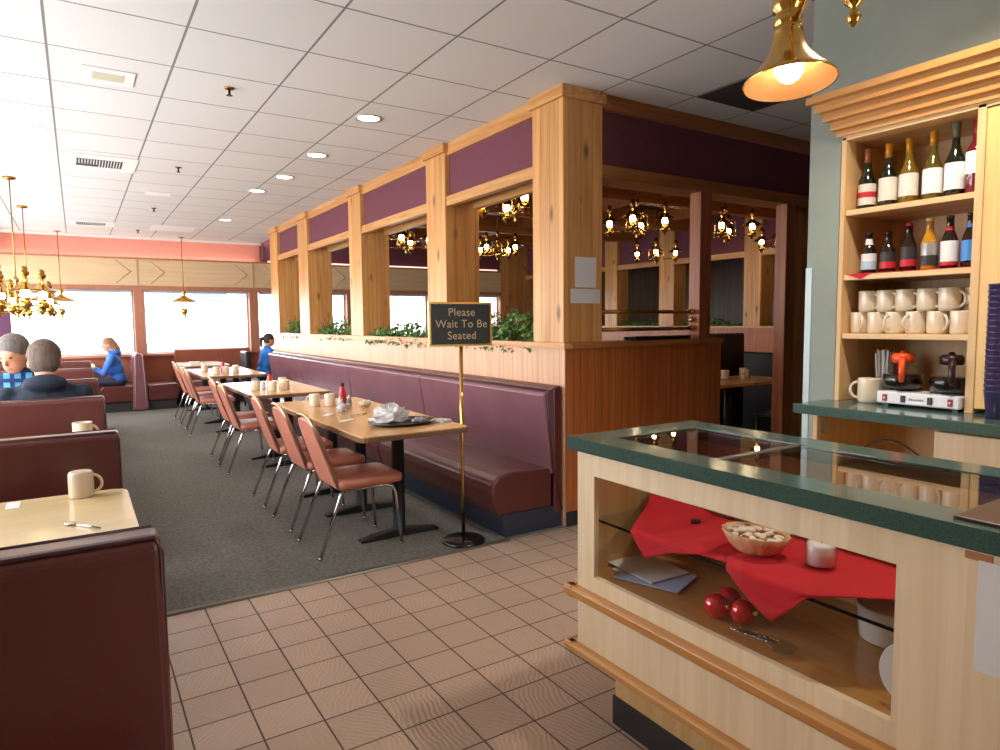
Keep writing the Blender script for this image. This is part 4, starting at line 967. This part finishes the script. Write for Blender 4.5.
ivy('ivy_plant', XP+.15, 9.52, 10.6, ZL+.02, .24, 520, 'ivy in the planter opening closest to the far windows', 'ivy in the window-side planter')
for k, (a, b) in enumerate(((5.52, 6.53), (6.9, 8.3), (8.7, 9.78), (4.15, 5.12))):
    ivy('ivy_plant', XI+.15, a, b, 1.27, .16, 260, 'low ivy in the inner partition planter, %s opening' % ['till-side', 'middle', 'window-side', 'end'][k], 'ivy in the inner planter', hang=False, sz=.05)

# ------------------------------------------------------------------ chandeliers
def make_chandelier(name, drop, arms=4, R_=.30, bulb=True):
    """origin at the ceiling; lamps hang `drop` below it"""
    t = bpy.data.objects.new(name, None); t.empty_display_size = .1; col_link(t)
    zc = -drop
    MB().lathe([(.06, 0), (.055, -.02), (.012, -.03)], seg=16).build('ceiling_cap', BRASS_D, t)
    MB().lathe([(.006, -.02), (.006, zc+.26)], seg=8).build('stem', BRASS_D, t)
    MB().lathe([(.004, zc-.16), (.018, zc-.145), (.010, zc-.125), (.03, zc-.10), (.045, zc-.075), (.03, zc-.045), (.014, zc-.03), (.014, zc+.08), (.03, zc+.10), (.036, zc+.13), (.02, zc+.17), (.012, zc+.2), (.03, zc+.215), (.026, zc+.24), (.008, zc+.27)], seg=16).build('body', BRASS, t)
    for k in range(arms):
        a = 2*PI*k/arms+.35; ca, sa = math.cos(a), math.sin(a)
        def P(r, z): return (r*ca, r*sa, zc+z)
        pts = [P(.02, -.04), P(.10, -.085), P(.19, -.075), P(R_, -.075), P(R_, -.06)]
        arm = MB().tube(pts, .0065, 6)
        arm.tube([P(.03, .10), P(.08, .12), P(.115, .08), P(.115, -.02), P(.12, -.08)], .006, 6)
        arm.build('arm', BRASS, t)
        c = (R_*ca, R_*sa, zc)
        f = MB().lathe([(.006, -.13), (.016, -.115), (.022, -.10), (.04, -.09), (.046, -.07), (.036, -.05), (.022, -.04), (.03, -.03), (.03, -.02)], c=c, seg=14).build('font', BRASS, t)
        MB().lathe([(.022, -.03), (.034, 0), (.036, .02), (.022, .06), (.018, .1)], c=c, seg=14, cap=False).build('chimney', GLASS, t)
        if bulb: MB().ball((c[0], c[1], c[2]+.012), (.031, .031, .048), 12).build('bulb', BULB, t)
        MB().lathe([(.118, .03), (.10, .036), (.05, .065), (.02, .082), (.02, .10), (.022, .1), (.05, .068), (.10, .04)], c=c, seg=22, cap=False).build('shade', BRASS, t)
        MB().lathe([(.01, .10), (.012, .14), (.03, .15), (.034, .17), (.02, .185), (.024, .2), (.014, .215), (.002, .22)], c=c, seg=14).build('smoke_bell', BRASS_D, t)
    return t
ch1 = make_chandelier('chandelier', .69)
ch1['category'] = 'chandelier'; ch1['group'] = 'brass oil-lamp chandeliers of the booth room'
cl = [((5.23, 5.39), .3, 'brass four-lamp chandelier above the double brass rail'), ((3.40, 5.05), .9, 'brass chandelier in the opening behind the corner post'), ((6.49, 5.23), .2, 'brass chandelier seen beside the reddish square post'),
      ((3.68, 8.02), .6, 'brass chandelier hanging in the middle partition opening'), ((5.25, 8.27), .1, 'brass chandelier hanging lower behind the welcome sign opening'), ((7.9, 7.7), .4, 'brass chandelier below and behind the one over the brass rail'), ((8.2, 5.62), 0, 'brass chandelier partly hidden by the full-height gap post')]
for (x, y), rz, lb in cl:
    dup(ch1, (x, y, 3.12), rz, lb)
ch2 = make_chandelier('aisle_chandelier', 1.26, 5, .30)
ch2['category'] = 'chandelier'; ch2['group'] = 'brass chandeliers over the aisle booths'
for (x, y), rz, lb in [((-.50, 6.5), 0, 'brass oil-lamp chandelier cut by the picture edge above the diners'), ((-.495, 8.40), .5, 'brass chandelier hanging over the booths behind the first one'), ((-.495, 10.33), .2, 'brass chandelier over the booths closest to the window wall')]:
    dup(ch2, (x, y, CH), rz, lb)
def pendant(x, y, lb):
    t = thing('pendant_lamp', lb, 'pendant lamp', (x, y, CH), 'brass hurricane pendants by the windows')
    z = CH
    MB().lathe([(.05, 0), (.045, -.012), (.01, -.02)], c=(x, y, z), seg=14).build('ceiling_cap', BRASS_D, t)
    MB().tube([(x, y, z-.01), (x, y, 1.95)], .007, 6).build('rod', BRASS_D, t)
    MB().lathe([(.008, .16), (.035, .14), (.04, .10), (.02, .07), (.03, .05), (.08, .02), (.2, -.04), (.205, -.05), (.195, -.048), (.07, .01), (.02, .03)], c=(x, y, 1.82), seg=24, cap=False).build('shade', BRASS, t)
    MB().lathe([(.024, -.02), (.034, -.07), (.03, -.14), (.028, -.17)], c=(x, y, 1.82), seg=16, cap=False).build('chimney', GLASS, t)
    MB().ball((x, y, 1.71), (.016, .016, .03), 10).build('bulb', BULB, t)
    MB().lathe([(.02, -.16), (.05, -.18), (.055, -.22), (.03, -.26), (.02, -.28), (.035, -.30), (.02, -.32)], c=(x, y, 1.82), seg=16).build('font', BRASS, t)
    for s in (-1, 1): MB().tube([(x+s*.05, y, 1.62), (x+s*.09, y, 1.70), (x+s*.08, y, 1.80)], .004, 5).build('arm', BRASS, t)
pendant(-.18, 12.75, 'brass hurricane pendant before the window behind the person in blue'); pendant(1.6, 12.7, 'brass hurricane pendant before the window above the banquette')

# chandelier over the host counter
hx, hy = 1.235, .715
t = thing('counter_chandelier', 'polished brass chandelier with a downturned trumpet lamp over the host counter', 'chandelier', (hx, hy, CH))
MB().lathe([(.07, 0), (.06, -.03), (.015, -.04)], c=(hx, hy, CH), seg=20).build('ceiling_cap', BRASS, t)
MB().tube([(hx, hy, CH-.03), (hx, hy, 2.3)], .009, 8).build('stem', BRASS, t)
MB().lathe([(.003, 0), (.008, .006), (.013, .016), (.008, .028), (.006, .034), (.016, .042), (.02, .06), (.014, .08), (.012, .1), (.022, .12), (.034, .15), (.03, .19), (.018, .23), (.016, .32), (.03, .34), (.012, .38)], c=(hx, hy, 1.915), seg=20).build('body', BRASS, t)
def trumpet(lx, ly, lz, nm):
    """lz is the rim height"""
    c = (0, 0, 0); TT = Matrix.Translation((lx, ly, lz)) @ Matrix.Rotation(.10, 4, Vector((-.84, .54, 0))) @ Matrix.Scale(1.08, 4)
    o = MB().lathe([(.094, 0), (.096, .003), (.088, .012), (.066, .034), (.046, .058), (.034, .085), (.029, .105), (.030, .11), (.030, .115), (.026, .118), (.026, .125), (.029, .128), (.029, .14), (.025, .144), (.025, .155), (.031, .16), (.031, .18), (.02, .19), (.02, .21), (.034, .225), (.034, .24), (.012, .25)], c=c, seg=36, cap=False, mtx=TT).build(nm, BRASS, t)
    MB().lathe([(.0925, .001), (.085, .013), (.063, .034), (.043, .058), (.031, .085), (.02, .1)], c=c, seg=36, cap=False, mtx=TT).build('reflector', mat('satin_gold', (222, 168, 110), .4, metal=.3), o)
    MB().ball((0, 0, .036), (.03, .03, .034), 16, mtx=TT).build('bulb', BULB_L, o)
dx, dy = 1.42-hx, .97-hy
for k, (ex, ey) in enumerate(((dx, dy), (-dx, -dy))):
    lx, ly = hx+ex, hy+ey
    trumpet(lx, ly, 1.922, 'trumpet_lamp')
    MB().tube([(hx+ex*.05, hy+ey*.05, 2.13), (hx+ex*.35, hy+ey*.35, 2.11), (hx+ex*.92, hy+ey*.92, 2.055)], .008, 8).build('arm', BRASS, t)

# ------------------------------------------------------------------ ceiling fixtures
def downlight(x, y, lb, watts=22):
    t = thing('recessed_light', lb, 'ceiling light', (x, y, CH), 'round recessed lights in the tile ceiling')
    MB().lathe([(.095, 0), (.1, -.006), (.085, -.008), (.078, -.001)], c=(x, y, CH-.001), seg=28, cap=False).build('trim_ring', mat('satin_nickel', (190, 184, 172), .35, metal=.8), t)
    MB().lathe([(.078, -.003), (.001, -.003)], c=(x, y, CH), seg=28, cap=False).build('lens', LEDM, t)
    l = bpy.data.lights.new('recessed_lamp', 'SPOT'); l.energy = watts; l.spot_size = 2.2; l.spot_blend = .6; l.shadow_soft_size = .07; l.color = (1, .9, .78)
    o = bpy.data.objects.new('recessed_lamp', l); col_link(o); o.location = (0, 0, -.03); o.parent = t
dn = ['round recessed light in the ceiling closest to the corner post', 'second round recessed light in the ceiling row from the corner post', 'third round recessed light in the ceiling row from the corner post', 'fourth round recessed light in the ceiling row from the corner post', 'round recessed light in the ceiling row closest to the window wall']
for (x, y), lb in zip(((1.89, 4.73), (1.89, 5.98), (1.88, 7.03), (1.8, 7.9), (1.89, 10.3)), dn): downlight(x, y, lb)
# downlights added out of frame to brighten the till and bottle shelves
for (x, y, lb) in ((2.3, 1.1, 'added unseen recessed light brightening the till side and bottle shelves'), (2.3, -.5, 'added unseen recessed light brightening the hidden end of the host counter')):
    downlight(x, y, lb, 85)
def grille(x0, x1, y0, y1, lb, mid, slats, half):
    t = thing('ceiling_vent', lb, 'vent', ((x0+x1)/2, (y0+y1)/2, CH-.02), 'vents in the tile ceiling')
    MB().box((x0, y0, CH-.008), (x1, y1, CH-.0005)).build('frame', WHITE, t, .003)
    w, d = x1-x0, y1-y0
    a, b = x0+w*.2, x1-w*.2; c, e = y0+d*.25, y1-d*.25
    MB().box((a, c, CH-.010), (b, e, CH-.007)).build('opening', mid, t)
    if slats:
        s = MB()
        nn = 16
        for k in range(nn):
            xx = a+(b-a)*k/nn
            s.box((xx, c, CH-.018), (xx+.006, e-(.45*(e-c) if k < nn/2 else 0), CH-.009))
        s.build('slats', WHITE, t)
grille(.10, .38, 4.61, 4.88, 'small white vent with a beige centre in the near ceiling', mat('beige_lens', (196, 190, 168), .5), False, 0)
grille(-.05, .56, 6.95, 7.58, 'wide white supply grille with dark slats in the ceiling', mat('dark_duct', (52, 52, 58), .7), True, 1)
grille(-.05, .56, 11.3, 11.85, 'far ceiling grille close to the window wall', mat('dark_duct', (52, 52, 58), .7), True, 1)
grille(.74, 1.0, 8.5, 8.72, 'small white rectangular ceiling vent in the middle of the room', WHITE, False, 0)
grille(1.05, 1.66, 11.3, 11.9, 'white ceiling panel before the window wall', WHITE, False, 0)
rbox('return_air_grille', (3.61, 2.562, CH-.006), (4.205, 3.158, CH-.001), mat('dark_return_grille', (66, 62, 62), .6), None, .001)
tag(bpy.data.objects['return_air_grille'], 'dark square return-air tile in the ceiling beside the maroon header', 'vent')
def sprinkler(x, y, lb):
    t = thing('sprinkler_head', lb, 'sprinkler', (x, y, CH), 'sprinkler heads in the tile ceiling')
    MB().lathe([(.032, -.001), (.03, -.008), (.012, -.012)], c=(x, y, CH), seg=16).build('escutcheon', BRASS_D, t)
    MB().lathe([(.009, -.01), (.007, -.04), (.02, -.045), (.02, -.048)], c=(x, y, CH), seg=12).build('nozzle', BLACKM, t)
for (x, y), lb in zip(((.9, 4.59), (.9, 7.1), (.92, 9.7), (.90, 12.05)), ('sprinkler head in the ceiling beside the beige-centred vent', 'sprinkler head in the ceiling beside the wide grille', 'sprinkler head in the ceiling beyond the wide grille', 'sprinkler head in the ceiling close to the window wall')): sprinkler(x, y, lb)

# ------------------------------------------------------------------ dim furniture inside the booth room
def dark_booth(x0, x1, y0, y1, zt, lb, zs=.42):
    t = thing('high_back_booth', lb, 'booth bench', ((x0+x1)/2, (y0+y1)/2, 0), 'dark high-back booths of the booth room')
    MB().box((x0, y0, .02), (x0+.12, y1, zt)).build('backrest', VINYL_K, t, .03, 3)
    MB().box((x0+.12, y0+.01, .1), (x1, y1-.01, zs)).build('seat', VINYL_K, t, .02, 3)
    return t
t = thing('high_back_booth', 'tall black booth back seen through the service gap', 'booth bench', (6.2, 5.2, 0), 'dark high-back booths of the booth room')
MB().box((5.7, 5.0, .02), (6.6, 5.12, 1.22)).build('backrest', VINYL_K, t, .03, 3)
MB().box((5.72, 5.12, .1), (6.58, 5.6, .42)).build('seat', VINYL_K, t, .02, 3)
t = thing('booth_room_table', 'wooden table with cups seen through the service gap', 'table', (5.8, 4.9, 0))
MB().box((5.05, 4.2, .715), (6.35, 4.82, .75)).build('tabletop', TABLETOP, t, .005)
MB().lathe([(.04, 0), (.04, .7)], c=(5.8, 4.6, .012), seg=14).build('pedestal', BLACKM, t)
for (x, y, rz, lb) in [(5.75, 4.6, 2, 'cream mug on the booth-room table'), (5.95, 4.5, .4, 'cream mug at the far side of the booth-room table')]:
    dup(mug, (x, y, .7505), rz, lb)
shaker(5.85, 4.45, 'salt shaker on the booth-room table', shk)
o = dup(mug, (6.75, 5.6, .95), 0, 'pale mug on the half wall in the booth room'); o.location = (6.15, 4.68, .7505)
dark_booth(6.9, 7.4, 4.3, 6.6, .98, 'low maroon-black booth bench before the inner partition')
t = thing('black_chair', 'black metal chair leaning back beside the full-height gap post', 'chair', (5.5, 3.95, 0))
for y in (3.75, 4.1):
    MB().tube([(6.05, y, .01), (6.0, y, .45), (6.12, y, .95)], .012, 6).build('leg', BLACKM, t)
    MB().tube([(5.6, y, .01), (5.62, y, .45)], .012, 6).build('leg', BLACKM, t)
MB().box((5.58, 3.73, .43), (6.02, 4.12, .47)).build('seat', VINYL_K, t, .01)
MB().box((6.07, 3.76, .62), (6.09, 4.09, .93), mtx=None).build('backrest', VINYL_K, t, .01)

# ------------------------------------------------------------------ people
SKIN = mat('skin', (206, 150, 122), .5)
def head(parent, c, yaw, hairm, hair, tilt=0, s=1.0, skin=SKIN):
    """c = centre of the skull; yaw = facing direction angle in the xy plane"""
    T = Matrix.Translation(c) @ Matrix.Rotation(yaw, 4, 'Z') @ Matrix.Rotation(tilt, 4, 'Y') @ Matrix.Scale(s, 4)
    m = MB().ball((0, 0, .02), (.095, .077, .10), 20, mtx=T)
    m.ball((.028, 0, -.05), (.062, .056, .068), 16, mtx=T)
    m.tube([T @ Vector((.088, 0, .01)), T @ Vector((.108, 0, -.028)), T @ Vector((.094, 0, -.038))], [.006, .012, .006], 8)
    for sy in (-1, 1):
        m.ball((-.005, sy*.078, -.012), (.018, .008, .03), 10, mtx=T)
        m.ball((.078, sy*.03, .034), (.016, .02, .007), 8, mtx=T)
    m.tube([T @ Vector((-.03, 0, -.06)), T @ Vector((-.045, 0, -.17))], [.052, .06], 12)
    o = m.build('head', skin, parent, remesh=.008)
    e = MB()
    for sy in (-1, 1): e.ball((.084, sy*.03, .012), (.008, .012, .007), 10, mtx=T)
    e.build('eye', mat('eye_white_brown', (60, 44, 36), .2), parent)
    MB().ball((.086, 0, -.062), (.007, .022, .006), 10, mtx=T).build('mouth', mat('lips', (170, 90, 84), .4), parent)
    h = MB()
    h.ball((-.014, 0, .042), (.103, .087, .095), 20, mtx=T)
    if hair == 'short':
        h.ball((-.045, 0, -.01), (.066, .080, .075), 16, mtx=T)
    if hair == 'long':
        h.ball((-.05, 0, -.02), (.065, .086, .10), 16, mtx=T)
        h.tube([T @ Vector((-.06, 0, .02)), T @ Vector((-.085, 0, -.10)), T @ Vector((-.10, 0, -.22)), T @ Vector((-.10, 0, -.30))], [.07, .075, .06, .025], 12)
    if hair == 'tail':
        h.ball((-.045, 0, -.0), (.066, .080, .075), 16, mtx=T)
        h.tube([T @ Vector((-.10, 0, .05)), T @ Vector((-.15, 0, .04)), T @ Vector((-.165, 0, -.04)), T @ Vector((-.15, 0, -.14))], [.02, .032, .028, .01], 10)
    h.build('hair', hairm, parent, remesh=.009)
def hand(m, w, d, up, curl=.5, s=1.0):
    """palm and five fingers at wrist w, pointing d"""
    w = Vector(w); d = Vector(d).normalized(); up = Vector(up).normalized(); side = d.cross(up).normalized()
    m.capsule(w, w+d*.07*s, .028*s, .034*s, 8)
    for k, (o, L) in enumerate(((-.028, .065), (-.010, .078), (.009, .072), (.027, .055))):
        a = w+d*.08*s+side*o*s; b = a+(d*.6-up*curl*.4).normalized()*L*.5*s; c = b+(d*.3-up*curl).normalized()*L*.5*s
        m.capsule(a, b, .0095*s, .009*s, 6); m.capsule(b, c, .009*s, .0075*s, 6)
    a = w+d*.02*s-side*.028*s; b = a+(d*.7-side*.7).normalized()*.04*s; m.capsule(a, b, .011*s, .009*s, 6); m.capsule(b, b+(d*.9-side*.1).normalized()*.028*s, .009*s, .008*s, 6)
def person(label, base, yaw, topm, legm, hairm, hair, arms, s=1.0, headyaw=0, lean=.08, hood=False, tilt=0, zseat=.44, sleeves=True, broad=1.0, hs=1.0):
    """seated figure; local +x is where it faces; arms = two (elbow, wrist) pairs in local coordinates"""
    t = thing('person', label, 'person', (base[0], base[1], 0))
    T = Matrix.Translation((base[0], base[1], 0)) @ Matrix.Rotation(yaw, 4, 'Z')
    def W(p): return T @ Vector((p[0]*s, p[1]*s, zseat+(p[2]-.44)*s))
    hz = .44
    # clothed upper body
    b = MB()
    def ell(c, r): 
        TT = T @ Matrix.Translation((c[0]*s, c[1]*s, zseat+(c[2]-.44)*s)); b.ball((0, 0, 0), tuple(q*s for q in r), 16, mtx=TT)
    ell((0, 0, hz+.12), (.13, .18*broad, .14)); ell((lean*.4, 0, hz+.28), (.125, .175*broad, .16)); ell((lean*.8, 0, hz+.42), (.12, .19*broad, .15))
    ell((lean, 0, hz+.53), (.085, .165*broad, .07))
    for sy, (el, wr) in zip((-1, 1), arms):
        sh = (lean, sy*.19*broad, hz+.50)
        b.capsule(W(sh), W(el), .062*s, .047*s, 12); b.capsule(W(el), W(wr), .045*s, .034*s, 12)
    b.tube([W((lean, 0, hz+.55)), W((lean, 0, hz+.62))], [.075*s, .06*s], 12)
    if hood: ell((lean-.06, 0, hz+.575), (.09, .13, .065))
    b.build('jacket', topm, t, remesh=.012)
    # legs: hip to knee to floor, one continuous surface with the feet
    l = MB()
    TT = T @ Matrix.Translation((0, 0, zseat+.06*s)); l.ball((0, 0, 0), (.14*s, .175*s, .085*s), 16, mtx=TT)
    for sy in (-1, 1):
        k = (.44, sy*.11, hz+.06); an = (.42, sy*.11, .09)
        kz = T @ Vector((k[0]*s, k[1]*s, zseat+.06)); az = T @ Vector((.40*s, sy*.11*s, .09))
        hp = T @ Vector((.0, sy*.09*s, zseat+.07*s))
        l.capsule(hp, kz, .085*s, .06*s, 12); l.capsule(kz, az, .056*s, .038*s, 12)
    l.build('trousers', legm, t, remesh=.013)
    sm = MB()
    for sy in (-1, 1):
        sm.capsule(T @ Vector((.38*s, sy*.11*s, .05)), T @ Vector((.53*s, sy*.12*s, .042)), .044*s, .036*s, 10)
    sm.build('shoes', mat('dark_shoes', (40, 38, 40), .5), t, remesh=.012)
    hm = MB()
    for sy, (el, wr) in zip((-1, 1), arms):
        w = W(wr); d = (W(wr)-W(el)).normalized()
        hand(hm, w+d*.01, d, (0, 0, 1), .5, s)
    hm.build('hands', SKIN, t, remesh=.005)
    nk = W((lean+.045, 0, hz+.715))
    head(t, nk, yaw+headyaw, hairm, hair, tilt, s*hs)
    return t
NAVY = mat('black_navy_hoodie', (26, 36, 52), .85, bump=(40, .3)); JEAN = mat('dark_jeans', (44, 52, 74), .8)
PLAID = bpy.data.materials.new('blue_plaid_shirt')
def plaid():
    m = grid_mat('blue_plaid', (72, 132, 178), (24, 44, 84), .07, .07, 0, 0, .03, rough=.85, var=.2, spec=.2)
    n = m.node_tree.nodes; L = m.node_tree.links
    sep = [q for q in n if q.type == 'SEPXYZ'][0]
    cmb = n.new('ShaderNodeMath'); cmb.operation = 'ADD'
    for l in list(L):
        if l.from_node == sep and l.from_socket.name == 'Y':
            to = l.to_socket; L.remove(l); L.new(sep.outputs['Z'], to)
    return m
bpy.data.materials.remove(PLAID); PLAID = plaid()
BLUEJ = mat('blue_hooded_jacket', (44, 104, 190), .7); TEE = mat('bright_blue_shirt', (24, 110, 200), .8)
HB = mat('grey_brown_hair', (96, 80, 70), .8, noise=((60, 60, 12), .3, 3)); HG = mat('dark_grey_hair', (110, 104, 100), .8, noise=((60, 60, 12), .3, 3)); HL = mat('light_brown_hair', (150, 110, 84), .7); HD = mat('dark_brown_hair', (60, 46, 42), .7)
arms_fwd = (((.16, -.27, .66), (.36, -.12, .80)), ((.16, .27, .66), (.36, .12, .80)))
person('person in a black hoodie seated with their back to us in the aisle booth', (-.19, 5.20), PI/2, NAVY, JEAN, HB, 'short', arms_fwd, .98, lean=.10, hood=True, broad=1.12, tilt=.25, hs=1.16)
person('person in a blue plaid shirt across the table from the black hoodie', (-.31, 6.24), -PI/2-.5, PLAID, JEAN, HG, 'short', arms_fwd, 1.02, lean=.14, tilt=.35, hs=1.15)
person('person in a blue hooded jacket seated in profile at the window booth', (.53, 12.25), PI, BLUEJ, JEAN, HL, 'long', (((.22, -.23, .66), (.40, -.06, .78)), ((.22, .23, .66), (.40, .10, .78))), .91, lean=.08, hood=True, tilt=.15, zseat=.42)
person('child with a ponytail in a bright blue shirt seated beyond the end of the bench', (2.62, 11.5), 0.1, TEE, JEAN, HD, 'tail', (((.20, -.22, .68), (.36, -.08, .80)), ((.20, .22, .68), (.36, .08, .80))), .9, zseat=.46)
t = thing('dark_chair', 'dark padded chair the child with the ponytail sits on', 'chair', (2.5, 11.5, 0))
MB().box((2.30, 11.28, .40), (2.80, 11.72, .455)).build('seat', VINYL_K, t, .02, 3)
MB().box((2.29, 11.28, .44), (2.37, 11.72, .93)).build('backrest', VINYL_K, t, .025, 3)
for x in (2.34, 2.76):
    for y in (11.32, 11.68): MB().tube([(x, y, .006), (x, y, .41)], .014, 8).build('leg', BLACKM, t)
t = thing('end_table', 'small table in front of the child beyond the partition end', 'table', (3.1, 11.5, 0))
MB().box((2.86, 11.15, .715), (3.6, 11.85, .75)).build('tabletop', TABLETOP, t, .005)
MB().lathe([(.04, 0), (.04, .7)], c=(3.25, 11.5, .012), seg=14).build('pedestal', BLACKM, t)
